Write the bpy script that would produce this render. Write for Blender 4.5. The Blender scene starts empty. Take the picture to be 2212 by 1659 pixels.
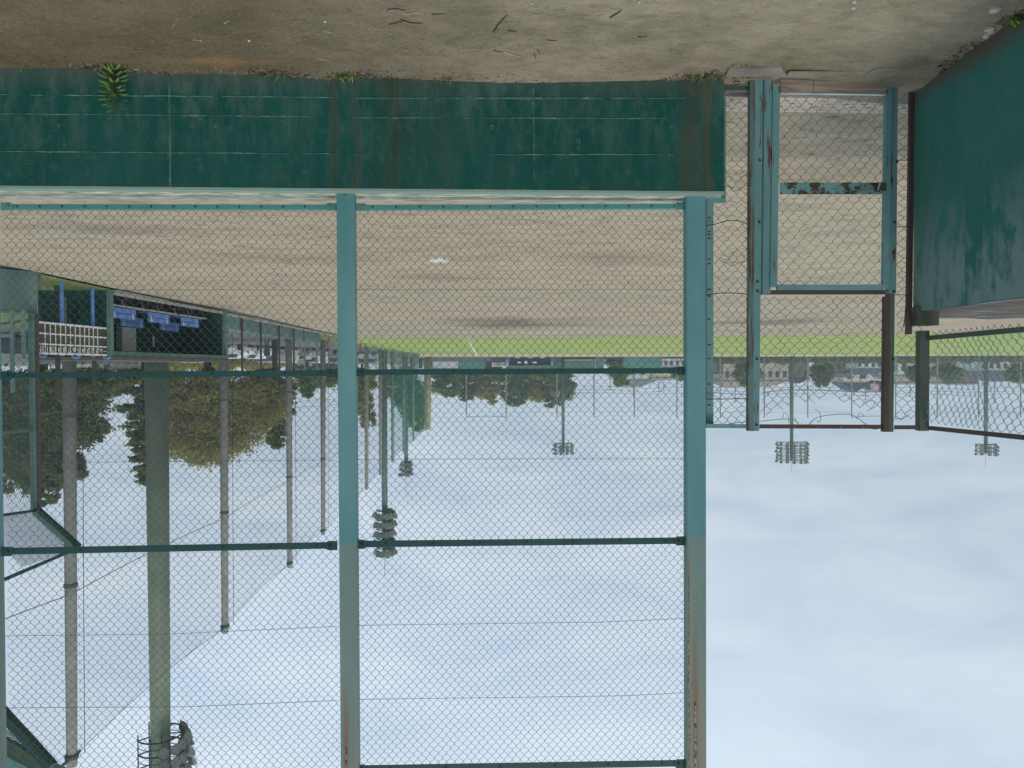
import bpy, bmesh, math, random
from mathutils import Vector, Matrix, noise
R = math.radians
rnd = random.Random(11)
C = bpy.context.scene.collection
sc = bpy.context.scene

# ------------------------------------------------------------------ camera
F_PX = 1600.0            # focal length in photo pixels (photo taken as 2212 x 1659)
W_PX, H_PX = 2212.0, 1659.0
YAW, PITCH, ROLL = R(3.0), R(0.75), R(-0.26)
SHIFT_Y = -0.0068
CAM = Vector((0, -6.22, 2.45))
cam_data = bpy.data.cameras.new("camera")
cam = bpy.data.objects.new("camera", cam_data)
C.objects.link(cam)
cam_data.sensor_width = 36
cam_data.lens = 36 * F_PX / W_PX
cam_data.shift_y = SHIFT_Y
cam_data.clip_start = 0.05
cam_data.clip_end = 5000
# the photograph was taken with the phone upside down: camera rolled by half a turn
ROT = Matrix.Rotation(YAW, 3, 'Z') @ Matrix.Rotation(R(90) + PITCH, 3, 'X') @ Matrix.Rotation(R(180) + ROLL, 3, 'Z')
cam.matrix_world = Matrix.Translation(CAM) @ ROT.to_4x4()
sc.camera = cam
FWD = ROT @ Vector((0, 0, -1))

def ray(x, y):
    return ROT @ Vector(((x - W_PX / 2) / F_PX, (H_PX / 2 - y) / F_PX + SHIFT_Y * W_PX / F_PX, -1.0))
def onY(x, y, Y=0.0):
    d = ray(x, y); t = (Y - CAM.y) / d.y; return CAM + d * t
def onZ(x, y, Z=0.0):
    d = ray(x, y); t = (Z - CAM.z) / d.z; return CAM + d * t
def atD(x, y, D):
    return CAM + ray(x, y) * D
def gnd(x, D, z=0.0):
    p = atD(x, 794, D); p.z = z; return p

# ------------------------------------------------------------------ world and sun
SUN_EL, SUN_ROT = R(52), R(200)
world = bpy.data.worlds.new("World"); sc.world = world; world.use_nodes = True
nt = world.node_tree; nt.nodes.clear()
def N(t, kind, **kw):
    n = t.nodes.new(kind)
    for k, v in kw.items(): setattr(n, k, v)
    return n
out = N(nt, 'ShaderNodeOutputWorld'); bg = N(nt, 'ShaderNodeBackground')
bg.inputs['Strength'].default_value = 0.1
sky = N(nt, 'ShaderNodeTexSky', sky_type='NISHITA'); sky.sun_disc = False
sky.sun_elevation = SUN_EL; sky.sun_rotation = SUN_ROT
geo = N(nt, 'ShaderNodeTexCoord')
sep = N(nt, 'ShaderNodeSeparateXYZ'); nt.links.new(geo.outputs['Generated'], sep.inputs[0])
# clouds laid on a flat ceiling: direction / height
mx = N(nt, 'ShaderNodeMath', operation='MAXIMUM'); mx.inputs[1].default_value = 0.02
nt.links.new(sep.outputs['Z'], mx.inputs[0])
ad = N(nt, 'ShaderNodeMath', operation='ADD'); ad.inputs[1].default_value = 0.16
nt.links.new(mx.outputs[0], ad.inputs[0])
dv = N(nt, 'ShaderNodeVectorMath', operation='DIVIDE')
cmb = N(nt, 'ShaderNodeCombineXYZ')
for i in range(3): nt.links.new(ad.outputs[0], cmb.inputs[i])
nt.links.new(geo.outputs['Generated'], dv.inputs[0]); nt.links.new(cmb.outputs[0], dv.inputs[1])
mp = N(nt, 'ShaderNodeMapping'); mp.inputs['Scale'].default_value = (1.0, 1.3, 0.001); mp.inputs['Location'].default_value = (1.2, 3.6, 0)
nt.links.new(dv.outputs[0], mp.inputs[0])
n1 = N(nt, 'ShaderNodeTexNoise'); n1.inputs['Scale'].default_value = 1.7; n1.inputs['Detail'].default_value = 9; n1.inputs['Roughness'].default_value = 0.54
n1.inputs['Distortion'].default_value = 0.5
nt.links.new(mp.outputs[0], n1.inputs['Vector'])
cr = N(nt, 'ShaderNodeValToRGB')
e = cr.color_ramp.elements
e[0].position = 0.30; e[0].color = (5.3, 6.4, 7.9, 1)
e[1].position = 0.68; e[1].color = (7.2, 8.1, 8.9, 1)
m_ = cr.color_ramp.elements.new(0.47); m_.color = (6.1, 7.2, 8.4, 1)
nt.links.new(n1.outputs['Fac'], cr.inputs[0])
# brighter with height, bluer-grey at the horizon
gr = N(nt, 'ShaderNodeMapRange'); gr.inputs['From Min'].default_value = 0.0; gr.inputs['From Max'].default_value = 0.42
gr.inputs['To Min'].default_value = 0.83; gr.inputs['To Max'].default_value = 1.15
tilt = N(nt, 'ShaderNodeMath', operation='MULTIPLY_ADD'); tilt.inputs[1].default_value = 0.16      # thinner cloud towards the east
nt.links.new(sep.outputs['X'], tilt.inputs[0]); nt.links.new(sep.outputs['Z'], tilt.inputs[2]); nt.links.new(tilt.outputs[0], gr.inputs['Value'])
vm = N(nt, 'ShaderNodeVectorMath', operation='SCALE')
nt.links.new(cr.outputs[0], vm.inputs[0]); nt.links.new(gr.outputs[0], vm.inputs['Scale'])
mix = N(nt, 'ShaderNodeMix', data_type='RGBA'); mix.inputs[0].default_value = 0.93
nt.links.new(sky.outputs[0], mix.inputs[6]); nt.links.new(vm.outputs[0], mix.inputs[7])
nt.links.new(mix.outputs[2], bg.inputs[0]); nt.links.new(bg.outputs[0], out.inputs[0])

sun_d = bpy.data.lights.new("sun", 'SUN'); sun_d.energy = 1.4; sun_d.angle = R(16); sun_d.color = (1, .95, .86)
sun = bpy.data.objects.new("sun", sun_d); C.objects.link(sun)
sun.rotation_euler = Vector((math.sin(SUN_ROT) * math.cos(SUN_EL), math.cos(SUN_ROT) * math.cos(SUN_EL), math.sin(SUN_EL))).to_track_quat('Z', 'Y').to_euler()
sc.view_settings.view_transform = 'Standard'; sc.view_settings.look = 'None'
sc.view_settings.exposure = 0.0; sc.view_settings.gamma = 1
sc.render.engine = 'CYCLES'
sc.cycles.transparent_max_bounces = 24

# ------------------------------------------------------------------ mesh builder
OFF = {}
class MB:
    def __init__(s): s.v = []; s.f = []; s.m = []; s.mi = 0
    def add(s, vs, fs):
        b = len(s.v); s.v += [tuple(p) for p in vs]; s.f += [tuple(b + i for i in f) for f in fs]; s.m += [s.mi] * len(fs)
    def box(s, c, d, rz=0.0, M=None):
        x, y, z = d[0] / 2, d[1] / 2, d[2] / 2
        m = Matrix.Translation(Vector(c)) @ Matrix.Rotation(rz, 4, 'Z')
        if M is not None: m = M @ m
        vs = [m @ Vector((i * x, j * y, k * z)) for i in (-1, 1) for j in (-1, 1) for k in (-1, 1)]
        s.add(vs, [(0, 1, 3, 2), (4, 6, 7, 5), (0, 4, 5, 1), (2, 3, 7, 6), (0, 2, 6, 4), (1, 5, 7, 3)])
    def beam(s, a, b, w, h, up=(0, 0, 1)):
        a = Vector(a); b = Vector(b); d = (b - a).normalized(); up = Vector(up)
        if abs(d.dot(up)) > .99: up = Vector((0, 1, 0))
        sd = d.cross(up).normalized() * (w / 2); u = sd.cross(d).normalized() * (h / 2)
        vs = [p + i * sd + j * u for p in (a, b) for (i, j) in ((-1, -1), (1, -1), (1, 1), (-1, 1))]
        s.add(vs, [(3, 2, 1, 0), (4, 5, 6, 7), (0, 1, 5, 4), (1, 2, 6, 5), (2, 3, 7, 6), (3, 0, 4, 7)])
    def tube(s, pts, r, n=6, r2=None, cap=True):
        pts = [Vector(p) for p in pts]; rings = []; L = len(pts)
        ref = Vector((0, 0, 1)) if abs((pts[-1] - pts[0]).normalized().z) < .9 else Vector((1, 0, 0))
        for i, p in enumerate(pts):
            d = (pts[min(i + 1, L - 1)] - pts[max(i - 1, 0)]).normalized()
            a = d.cross(ref).normalized(); b = a.cross(d)
            q = r if r2 is None else r + (r2 - r) * i / max(1, L - 1)
            rings.append([p + q * (math.cos(2 * math.pi * k / n) * a + math.sin(2 * math.pi * k / n) * b) for k in range(n)])
        fs = []
        for i in range(L - 1):
            for k in range(n):
                fs.append((i * n + k, i * n + (k + 1) % n, (i + 1) * n + (k + 1) % n, (i + 1) * n + k))
        if cap: fs.append(tuple(range(n - 1, -1, -1))); fs.append(tuple((L - 1) * n + k for k in range(n)))
        s.add([v for rg in rings for v in rg], fs)
    def prism(s, poly, z0, z1):
        n = len(poly)
        vs = [(p[0], p[1], z0) for p in poly] + [(p[0], p[1], z1) for p in poly]
        s.add(vs, [tuple(range(n - 1, -1, -1)), tuple(range(n, 2 * n))] + [(i, (i + 1) % n, n + (i + 1) % n, n + i) for i in range(n)])
    def quad(s, a, b, c, d): s.add([a, b, c, d], [(0, 1, 2, 3)])
    def extr(s, prof, a, b, xdir, zdir):
        """profile (list of 2d) extruded from point a to point b"""
        a = Vector(a); b = Vector(b); xd = Vector(xdir); zd = Vector(zdir); n = len(prof)
        vs = [p + xd * q[0] + zd * q[1] for p in (a, b) for q in prof]
        s.add(vs, [tuple(range(n - 1, -1, -1)), tuple(range(n, 2 * n))] + [(i, (i + 1) % n, n + (i + 1) % n, n + i) for i in range(n)])
    def mesh(s, name, mats, off=Vector(), smooth=False):
        me = bpy.data.meshes.new(name)
        me.from_pydata([(v[0] - off.x, v[1] - off.y, v[2] - off.z) for v in s.v], [], s.f)
        if not isinstance(mats, (list, tuple)): mats = [mats]
        for m in mats: me.materials.append(m)
        if len(mats) > 1: me.polygons.foreach_set('material_index', s.m)
        if smooth: me.polygons.foreach_set('use_smooth', [True] * len(s.f))
        me.update(); return me
    def build(s, name, mats, parent=None, smooth=False, label=None, cat=None, group=None, kind=None):
        off = OFF.get(parent.name, Vector()) if parent is not None else Vector()
        o = bpy.data.objects.new(name, s.mesh(name, mats, off, smooth)); C.objects.link(o)
        if parent is not None: o.parent = parent; OFF[o.name] = off
        tag(o, label, cat, group, kind); return o
def tag(o, label=None, cat=None, group=None, kind=None):
    if label: o['label'] = label
    if cat: o['category'] = cat
    if group: o['group'] = group
    if kind: o['kind'] = kind
    return o
def thing(name, label, cat, loc=(0, 0, 0), group=None, rz=0.0):
    o = bpy.data.objects.new(name, None); C.objects.link(o); o.location = loc; o.rotation_euler.z = rz
    o.empty_display_size = .2
    OFF[o.name] = Vector(loc); return tag(o, label, cat, group)
def local(o): OFF[o.name] = Vector(); return o
def copy_tree(o, parent=None):
    c = o.copy(); C.objects.link(c); c.parent = parent
    for ch in list(o.children): copy_tree(ch, c)
    return c

# ------------------------------------------------------------------ materials
def lin(c): return tuple(((v / 255) / 12.92 if v / 255 <= .04045 else ((v / 255 + .055) / 1.055) ** 2.4) for v in c)
def A(r, g, b, k=1.3): return tuple(min(.8, v * k) for v in lin((r, g, b)))
def rgba(c): return (c[0], c[1], c[2], 1)
class Mat:
    def __init__(s, name, rough=.8, metal=0.0, spec=.3):
        s.m = bpy.data.materials.new(name); s.m.use_nodes = True; s.t = s.m.node_tree
        s.b = s.t.nodes['Principled BSDF']; s.b.inputs['Roughness'].default_value = rough
        s.b.inputs['Metallic'].default_value = metal; s.b.inputs['Specular IOR Level'].default_value = spec
        g = N(s.t, 'ShaderNodeNewGeometry'); s.pos = g.outputs['Position']; s.geo = g
        s.h = None
    def L(s, a, b): s.t.links.new(a, b)
    def noise(s, scale, detail=5, rough=.55, stretch=(1, 1, 1), off=(0, 0, 0), dist=0.0, src=None):
        mp = N(s.t, 'ShaderNodeMapping'); mp.inputs['Scale'].default_value = stretch; mp.inputs['Location'].default_value = off
        s.L(src or s.pos, mp.inputs[0])
        n = N(s.t, 'ShaderNodeTexNoise'); n.inputs['Scale'].default_value = scale; n.inputs['Detail'].default_value = detail
        n.inputs['Roughness'].default_value = rough; n.inputs['Distortion'].default_value = dist
        s.L(mp.outputs[0], n.inputs['Vector']); return n.outputs['Fac']
    def ramp(s, f, a, b):
        n = N(s.t, 'ShaderNodeMapRange'); n.inputs['From Min'].default_value = a; n.inputs['From Max'].default_value = b
        s.L(f, n.inputs['Value']); return n.outputs[0]
    def mix(s, f, a, b):
        n = N(s.t, 'ShaderNodeMix', data_type='RGBA')
        if isinstance(f, float): n.inputs[0].default_value = f
        else: s.L(f, n.inputs[0])
        for v, i in ((a, 6), (b, 7)):
            if isinstance(v, tuple): n.inputs[i].default_value = rgba(v)
            else: s.L(v, n.inputs[i])
        return n.outputs[2]
    def math(s, op, a, b=None, clamp=False):
        n = N(s.t, 'ShaderNodeMath', operation=op); n.use_clamp = clamp
        for v, i in ((a, 0), (b, 1)):
            if v is None: continue
            if isinstance(v, (int, float)): n.inputs[i].default_value = v
            else: s.L(v, n.inputs[i])
        return n.outputs[0]
    def xyz(s):
        n = N(s.t, 'ShaderNodeSeparateXYZ'); s.L(s.pos, n.inputs[0]); return n.outputs
    def col(s, c):
        if isinstance(c, tuple): s.b.inputs['Base Color'].default_value = rgba(c)
        else: s.L(c, s.b.inputs['Base Color'])
        return s
    def bump(s, f, strength=.3, dist=.01):
        n = N(s.t, 'ShaderNodeBump'); n.inputs['Strength'].default_value = strength; n.inputs['Distance'].default_value = dist
        s.L(f, n.inputs['Height']); s.L(n.outputs[0], s.b.inputs['Normal']); return s
def simple(name, c1, c2=None, scale=3.0, rough=.8, bump=.0, stretch=(1, 1, 1), metal=0.0, lo=.35, hi=.65, bd=.01, spec=.3, detail=5):
    m = Mat(name, rough, metal, spec)
    if c2 is None: c2 = tuple(v * .8 for v in c1)
    f = m.noise(scale, detail, .6, stretch)
    m.col(m.mix(m.ramp(f, lo, hi), c1, c2))
    if bump: m.bump(f, bump, bd)
    return m.m
def painted(name, c, c2, rust, amount=.5, scale=6.0, stretch=(1, 1, .25), rough=.55, soft=.06):
    """weathered paint with rust patches breaking through"""
    m = Mat(name, rough, 0, .35)
    f = m.noise(2.2, 6, .6, (1, 1, .5)); base = m.mix(m.ramp(f, .3, .7), c, c2)
    r = m.noise(scale, 8, .68, stretch, (3, 1, 7))
    r2 = m.noise(30, 4, .7)
    rc = m.mix(m.ramp(r2, .3, .7), rust, tuple(v * .45 for v in rust))
    mask = m.ramp(r, amount, amount + soft)
    m.col(m.mix(mask, base, rc)); m.bump(r, .25, .004); return m.m

TEAL = A(92, 126, 126, 1.45); TEAL2 = A(74, 106, 106, 1.45); RUST = (.14, .06, .03)
m_teal = painted('teal_paint', TEAL, TEAL2, RUST, .66, 7)
m_teal_rusty = painted('teal_paint_rusting', TEAL, TEAL2, RUST, .60, 9, (2, 2, .25))
m_rust = painted('rusted_steel', (.05, .036, .030), (.085, .052, .038), (.07, .10, .09), .58, 6, (1, 1, .3), soft=.12)
m_oldgreen = painted('old_dark_green_steel', (.045, .075, .055), (.08, .11, .085), RUST, .60, 4)
m_rail = painted('teal_rail_painted_shade', (.012, .055, .052), (.018, .075, .07), RUST, .74, 6)  # teal darkened: shade of rails seen from below is put into the colour
m_lowrail = painted('green_lower_rail', (.06, .21, .19), (.085, .25, .23), RUST, .74, 6)
m_wire = simple('galvanised_green_wire', (.045, .075, .075), (.075, .11, .10), 20, .4, spec=.5)
m_wire_pale = simple('pale_zinc_wire', (.32, .40, .40), (.18, .24, .24), 25, .45, metal=.3)
m_wire_old = simple('weathered_wire', (.12, .16, .15), (.22, .25, .24), 9, .6)
m_dark = simple('blackened_bolt', (.02, .02, .022), (.04, .035, .03), 20, .6)
m_bolt = simple('bolt_head', (.25, .27, .25), (.12, .13, .12), 40, .5, metal=.4)
m_zinc = simple('bright_zinc_strip', (.55, .60, .58), (.30, .36, .34), 8, .35, metal=.4, stretch=(1, 4, 4))

def column_mat():
    m = Mat('column_paint', .5, 0, .35); X, Y, Z = m.xyz()
    f = m.noise(1.6, 6, .6, (1, 1, .4))
    low = m.mix(m.ramp(f, .3, .7), A(92, 130, 131, 1.4), A(64, 108, 110, 1.4))
    high = m.mix(m.ramp(m.noise(3, 6, .6, (1, 1, .3)), .3, .7), A(104, 122, 116, 1.35), A(88, 110, 104, 1.35))
    edge = m.math('ADD', Z, m.math('MULTIPLY', m.math('SUBTRACT', m.noise(14, 4), .5), .03))
    c = m.mix(m.ramp(edge, 3.925, 3.935), low, high)
    # rust: streaks running down from the top half of the columns, flakes near the top
    s = m.noise(1.0, 6, .6, (26, 26, .5), (1, 0, 2)); s2 = m.noise(9, 7, .7, (1, 1, .5))
    zz = m.ramp(Z, 4.7, 5.7)
    st = m.math('MULTIPLY', m.ramp(s, .48, .66), zz, True)
    c = m.mix(m.math('MULTIPLY', st, .35), c, A(150, 100, 60, 1.5))
    for (xc, z0, z1, wd_) in ((onY(746, 1500, .09).x, 5.0, 5.6, .034), (onY(1502, 1500, .09).x, 4.3, 5.3, .040), (onY(1488, 1300, .09).x, 3.95, 4.2, .012)):
        q = m.math('ABSOLUTE', m.math('SUBTRACT', m.math('ADD', X, m.math('MULTIPLY', m.math('SUBTRACT', m.noise(5, 3, .6, (1, 1, .4)), .5), .05)), xc))
        q = m.math('MULTIPLY', m.ramp(q, wd_, wd_ * .2), m.ramp(Z, z0, z1), True)
        c = m.mix(m.math('MULTIPLY', q, .85), c, (.22, .115, .05))
        k = m.ramp(m.math('ADD', m.math('MULTIPLY', q, m.ramp(Z, z1 - .2, z1 + .1)), m.math('MULTIPLY', s2, .5)), 1.14, 1.18); c = m.mix(k, c, (.05, .03, .025))
        k = m.ramp(m.math('ADD', m.math('MULTIPLY', q, m.ramp(Z, z1 - .1, z1 + .1)), m.math('MULTIPLY', m.noise(22, 5, .7), .5)), 1.24, 1.26); c = m.mix(k, c, (.34, .28, .17))
    fl = m.math('ADD', s2, m.math('MULTIPLY', zz, .075)); k = m.ramp(fl, .685, .705)
    c = m.mix(k, c, (.05, .03, .025)); m.col(c); m.bump(s2, .15, .004); return m.m
m_column = column_mat()

def wall_mat(name, base, base2, pale, stains=(), dirt_h=.28):
    m = Mat(name, .85, 0, .1); X, Y, Z = m.xyz()
    a = m.noise(1.1, 7, .62, (1, 1, .6)); b = m.noise(2.2, 9, .74, (3, 3, .9), (2, 5, 1)); d = m.noise(24, 6, .7)
    c = m.mix(m.ramp(a, .3, .72), base, base2)
    up = m.ramp(Z, .75, .05)
    k = m.math('MULTIPLY', m.ramp(b, .46, .64), m.math('ADD', m.math('MULTIPLY', up, .7), .26), True)
    c = m.mix(k, c, pale)
    # earth splashed up at the foot
    k = m.math('MULTIPLY', m.ramp(m.math('ADD', Z, m.math('MULTIPLY', m.noise(7, 5), -.18)), dirt_h - .16, -.12), .6, True)
    c = m.mix(k, c, (.11, .10, .075))
    e1_ = m.noise(3.1, 3, .5, off=(5, 5, 5)); c = m.mix(m.math('MULTIPLY', m.ramp(e1_, .56, .60), .35), c, (.03, .075, .06))
    e2_ = m.noise(11, 8, .8, (1, 1, .7)); c = m.mix(m.math('MULTIPLY', m.ramp(e2_, .53, .63), .7), c, (.06, .115, .095))
    # small bare chips
    c = m.mix(m.ramp(d, .725, .75), c, (.32, .32, .27))
    wob = m.math('MULTIPLY', m.math('SUBTRACT', m.noise(2.5, 4, .6, (1, 1, .35)), .5), .25)
    str_ = m.noise(1.6, 7, .72, (16, 16, .5), (9, 2, 0))
    for (xc, w, amt, colr) in stains:
        q = m.math('ABSOLUTE', m.math('SUBTRACT', m.math('ADD', X, wob), xc))
        q = m.ramp(q, w, w * .35)
        q = m.math('MULTIPLY', m.math('MULTIPLY', q, m.ramp(str_, .36, .62)), amt, True)
        c = m.mix(q, c, colr)
    m.col(c); h = m.math('ADD', m.math('MULTIPLY', d, .6), a); m.bump(h, .35, .006)
    m.L(m.math('MULTIPLY_ADD', a, .3), m.b.inputs['Roughness']) if False else None
    return m.m
ORX = onZ(490, 140).x
def soil_mat():
    m = Mat('trodden_earth', .95, 0, .1)
    a = m.noise(.55, 8, .66, (1, 1.6, 1), (3.4, 1, 0)); b = m.noise(3.2, 8, .72, (1, 1.9, 1)); d = m.noise(34, 7, .75, (1, 2.0, 1)); g = m.noise(1.3, 6, .6, off=(8, 2, 0)); o = m.noise(120, 3, .6)
    X, Y, Z = m.xyz(); wet = m.ramp(m.math('ADD', X, m.math('MULTIPLY', m.math('SUBTRACT', a, .5), 5.5)), -.6, 1.7)
    dry = m.mix(m.ramp(a, .36, .64), (.27, .225, .155), (.43, .365, .26))
    c = m.mix(wet, dry, m.mix(m.ramp(a, .36, .64), (.125, .096, .054), (.20, .155, .092)))
    rust_ = m.math('MULTIPLY', m.ramp(m.math('ADD', m.math('ABSOLUTE', m.math('SUBTRACT', X, ORX)), m.math('ADD', m.math('MULTIPLY', b_ := m.noise(3, 5), .5), m.math('ABSOLUTE', m.math('MULTIPLY', m.math('ADD', Y, .22), 3.5)))), .75, .35), .8, True)
    c = m.mix(rust_, c, (.33, .19, .09))
    c = m.mix(m.math('MULTIPLY', m.ramp(b, .44, .74), .55), c, (.085, .068, .043))
    c = m.mix(m.math('MULTIPLY', m.ramp(g, .50, .70), .5), c, (.085, .082, .032))
    c = m.mix(m.math('MULTIPLY', m.ramp(d, .56, .68), .7), c, (.40, .35, .26))
    c = m.mix(m.math('MULTIPLY', m.ramp(d, .44, .34), .75), c, (.05, .04, .026))
    c = m.mix(m.math('MULTIPLY', m.ramp(o, .62, .70), .5), c, (.34, .31, .26))
    m.col(c); m.bump(m.math('ADD', m.math('MULTIPLY', b, 1.4), m.math('ADD', d, m.math('MULTIPLY', o, .4))), .9, .012); return m.m
def field_mat(dark):
    m = Mat('infield_dirt', .95, 0, .1)
    a = m.noise(.07, 8, .62, (1, 2.6, 1)); b = m.noise(.62, 8, .70, (1, 2.2, 1), (4, 0, 0)); d = m.noise(3.4, 8, .75, (1, 1.8, 1))
    c = m.mix(m.ramp(a, .32, .68), A(170, 156, 132, 1.15), A(152, 139, 119, 1.15))
    c = m.mix(m.math('MULTIPLY', m.ramp(b, .47, .62), .38), c, A(118, 107, 92, 1.1))
    c = m.mix(m.math('MULTIPLY', m.ramp(d, .53, .62), .6), c, A(108, 98, 84, 1.1))
    d2 = m.noise(13, 6, .75, (1, 1.5, 1)); c = m.mix(m.math('MULTIPLY', m.ramp(d2, .54, .66), .5), c, A(112, 102, 88, 1.1))
    c = m.mix(m.math('MULTIPLY', m.ramp(d, .44, .30), .4), c, A(196, 180, 152, 1.2))
    fl = m.noise(2.1, 3, .5, (1, 2.2, 1), (7, 1, 0)); c = m.mix(m.math('MULTIPLY', m.ramp(fl, .66, .70), .55), c, A(92, 84, 70, 1.0))
    wob = m.noise(.35, 6, .6)
    for (p, rx, ry, amt) in dark:      # damp ground
        mp = N(m.t, 'ShaderNodeMapping'); mp.inputs['Location'].default_value = (-p.x / rx, -p.y / ry, 0); mp.inputs['Scale'].default_value = (1 / rx, 1 / ry, 0)
        m.L(m.pos, mp.inputs[0]); ln = N(m.t, 'ShaderNodeVectorMath', operation='LENGTH'); m.L(mp.outputs[0], ln.inputs[0])
        q = m.ramp(m.math('ADD', ln.outputs['Value'], m.math('MULTIPLY', m.math('SUBTRACT', wob, .5), 1.6)), 1.0, .35)
        c = m.mix(m.math('MULTIPLY', q, amt), c, A(100, 86, 76, 1.1))
    m.col(c); m.bump(m.math('ADD', b, d), .4, .03); return m.m
def grass_mat():
    m = Mat('mown_grass', .95, 0, .1)
    a = m.noise(.12, 7, .62, (1, 1, 1)); b = m.noise(1.2, 8, .72, (1, 1.5, 1))
    c = m.mix(m.ramp(a, .3, .7), A(160, 170, 96, 1.0), A(138, 154, 84, 1.0))
    c = m.mix(m.math('MULTIPLY', m.ramp(b, .42, .62), .5), c, A(176, 178, 112, 1.05)); d = m.noise(.35, 6, .7, (.5, 2.2, 1)); c = m.mix(m.math('MULTIPLY', m.ramp(d, .46, .64), .5), c, A(112, 136, 70, 1.0))
    m.col(c); m.bump(b, .3, .03); return m.m

# ------------------------------------------------------------------ ground
damp = [(onZ(940, 600), 1.6, .9, .35), (onZ(620, 560), 3, 1.6, .25), (onZ(1350, 560), 2.2, 1.2, .25), (onZ(300, 500), 1.6, .7, .3), (onZ(1110, 702), 4.5, 5.0, .75), (onZ(1660, 697), 4.5, 4.0, .6), (onZ(1060, 690), 4, 2.2, .5), (onZ(1800, 380), 2.0, .7, .3), (onZ(1600, 330), 2.6, .5, .35), (onZ(1250, 690), 3, 2, .35)]
m_field = field_mat(damp); m_grass = grass_mat(); m_soil = soil_mat()
m_asph = simple('grey_asphalt', (.13, .13, .135), (.17, .17, .165), .8, .9, .2)
m_terrain = simple('far_ground', (.11, .12, .07), (.16, .15, .11), .05, .95)
m_track = simple('warning_track_dirt', A(176, 150, 124, 1.25), A(158, 136, 112, 1.25), .3, .95)
t = MB(); t.quad((-540, -60, -.06), (540, -60, -.06), (540, 530, -.06), (-540, 530, -.06)); t.build('ground', m_terrain, kind='structure')

# near ground, heaped unevenly against the foot of the wall
def interp(tab, x):
    for (a, va), (b, vb) in zip(tab, tab[1:]):
        if a <= x <= b: return va + (vb - va) * (x - a) / (b - a)
    return tab[0][1] if x < tab[0][0] else tab[-1][1]
foot_px = [(-300, 143), (0, 147), (150, 148), (230, 152), (350, 160), (560, 163), (640, 168), (720, 171), (765, 166), (860, 168), (950, 173), (1090, 180), (1150, 181), (1300, 177), (1450, 171), (1560, 168), (1700, 164), (1960, 186)]
foot = sorted([(onY(x, y, 0).x, onY(x, y, 0).z) for x, y in foot_px])
def ground_z(x, y):
    h = .010 * noise.noise((x * .8, y * .8, 0)) + .006 * noise.noise((x * 3, y * 5, 3)) + .0035 * noise.noise((x * 11, y * 16, 5)) + .0018 * noise.noise((x * 31, y * 40, 8))
    w = math.exp(-max(0, -y) / .45)
    return h + interp(foot, x) * w
mb = MB(); nx, ny = 420, 210; x0, x1, y0, y1 = -6.0, 8.0, -7.2, .42
vs = []; 
for j in range(ny + 1):
    y = y0 + (y1 - y0) * (1 - (1 - j / ny) ** 1.25)
    for i in range(nx + 1):
        x = x0 + (x1 - x0) * i / nx; vs.append((x, y, ground_z(x, min(y, 0))))
mb.add(vs, [(j * (nx + 1) + i, j * (nx + 1) + i + 1, (j + 1) * (nx + 1) + i + 1, (j + 1) * (nx + 1) + i) for j in range(ny) for i in range(nx)])
mb.build('near_ground', m_soil, smooth=True, kind='structure')

side0 = [onZ(-600, 520), onZ(0, 573), onZ(90, 590), onZ(240, 622), onZ(490, 668), onZ(700, 717), onZ(771, 731)]
gl = onZ(690, 729); g1 = onZ(771, 745); g2 = onZ(909, 764.5); gfarR = gnd(2900, 190); gnearR = onZ(2212, 720)
d_ = (onZ(1960, 722.5) - onZ(1000, 731.5)).normalized()
nearL = onZ(1000, 731.5) - d_ * 0
nearLine0 = onZ(771, 731); nearLine1 = onZ(1000, 731.5) + d_ * 130
f = MB(); pts = [Vector((-60, .40, -.004)), Vector((14, .40, -.004))] + side0 + [nearLine0 + Vector((0, 2, 0)), onZ(1000, 731.5) + Vector((0, 2, 0)), nearLine1 + Vector((0, 2, 0)), nearLine1 + Vector((0, -57, 0))]
f.add([(p.x, p.y, -.010) for p in pts], [tuple(range(len(pts)))]); f.build('infield', m_field, kind='structure')
farL = onZ(930, 766); farR = farL + (gnd(2300, 186) - farL) * 1.3
f = MB(); pts = [nearLine0, onZ(1000, 731.5), nearLine1, farR, farL, g2, g1]
f.add([(p.x, p.y, -.002) for p in pts], [tuple(range(len(pts)))]); f.build('outfield_grass', m_grass, kind='structure')
back = Vector((0, 26, 0))
f = MB(); pts = [g2, farL, farR, farR + back, farL + back - Vector((-2, 0, 0)), onZ(905, 773.0)]
f.add([(p.x, p.y, -.003) for p in pts], [tuple(range(len(pts)))]); f.build('warning_track', m_track, kind='structure')
# white foul line
f = MB(); a, b = onZ(1011, 732), onZ(1030, 767); n_ = (b - a).normalized().cross(Vector((0, 0, 1))) * .07
f.quad(*[(p.x, p.y, .003) for p in (a - n_ * 1.0, a + n_ * 1.0, b + n_ * 2.6, b - n_ * 2.6)]); f.build('foul_line', simple('chalk_white', (.62, .66, .58), (.5, .56, .44), 2), kind='structure')
# car park and road beyond the side line
f = MB(); f.quad(*[(p.x, p.y, -.03) for p in (gnd(-700, 18), gnd(-900, 110), gnd(880, 190), gnd(560, 36))]); f.build('car_park', m_asph, kind='structure')
# strips of grass by the side line
m_weed = simple('rough_grass', (.13, .17, .04), (.20, .22, .07), .9, .95, .3)
def strip(name, pp, z, mat):
    f = MB(); q = [onZ(*p) for p in pp]; f.add([(p.x, p.y, z) for p in q], [tuple(range(len(q)))]); f.build(name, mat, kind='structure')
strip('grass_verge', [(88, 592), (235, 624), (250, 642), (90, 640)], .004, m_weed)
strip('grass_verge', [(640, 706), (771, 732), (771, 745), (730, 747), (600, 716)], .006, m_weed)
strip('grass_verge', [(560, 722), (700, 722), (900, 765), (850, 763)], -.02, m_weed)
strip('grass_verge', [(-200, 664), (70, 686), (70, 712), (-200, 700)], -.02, m_weed)
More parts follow.
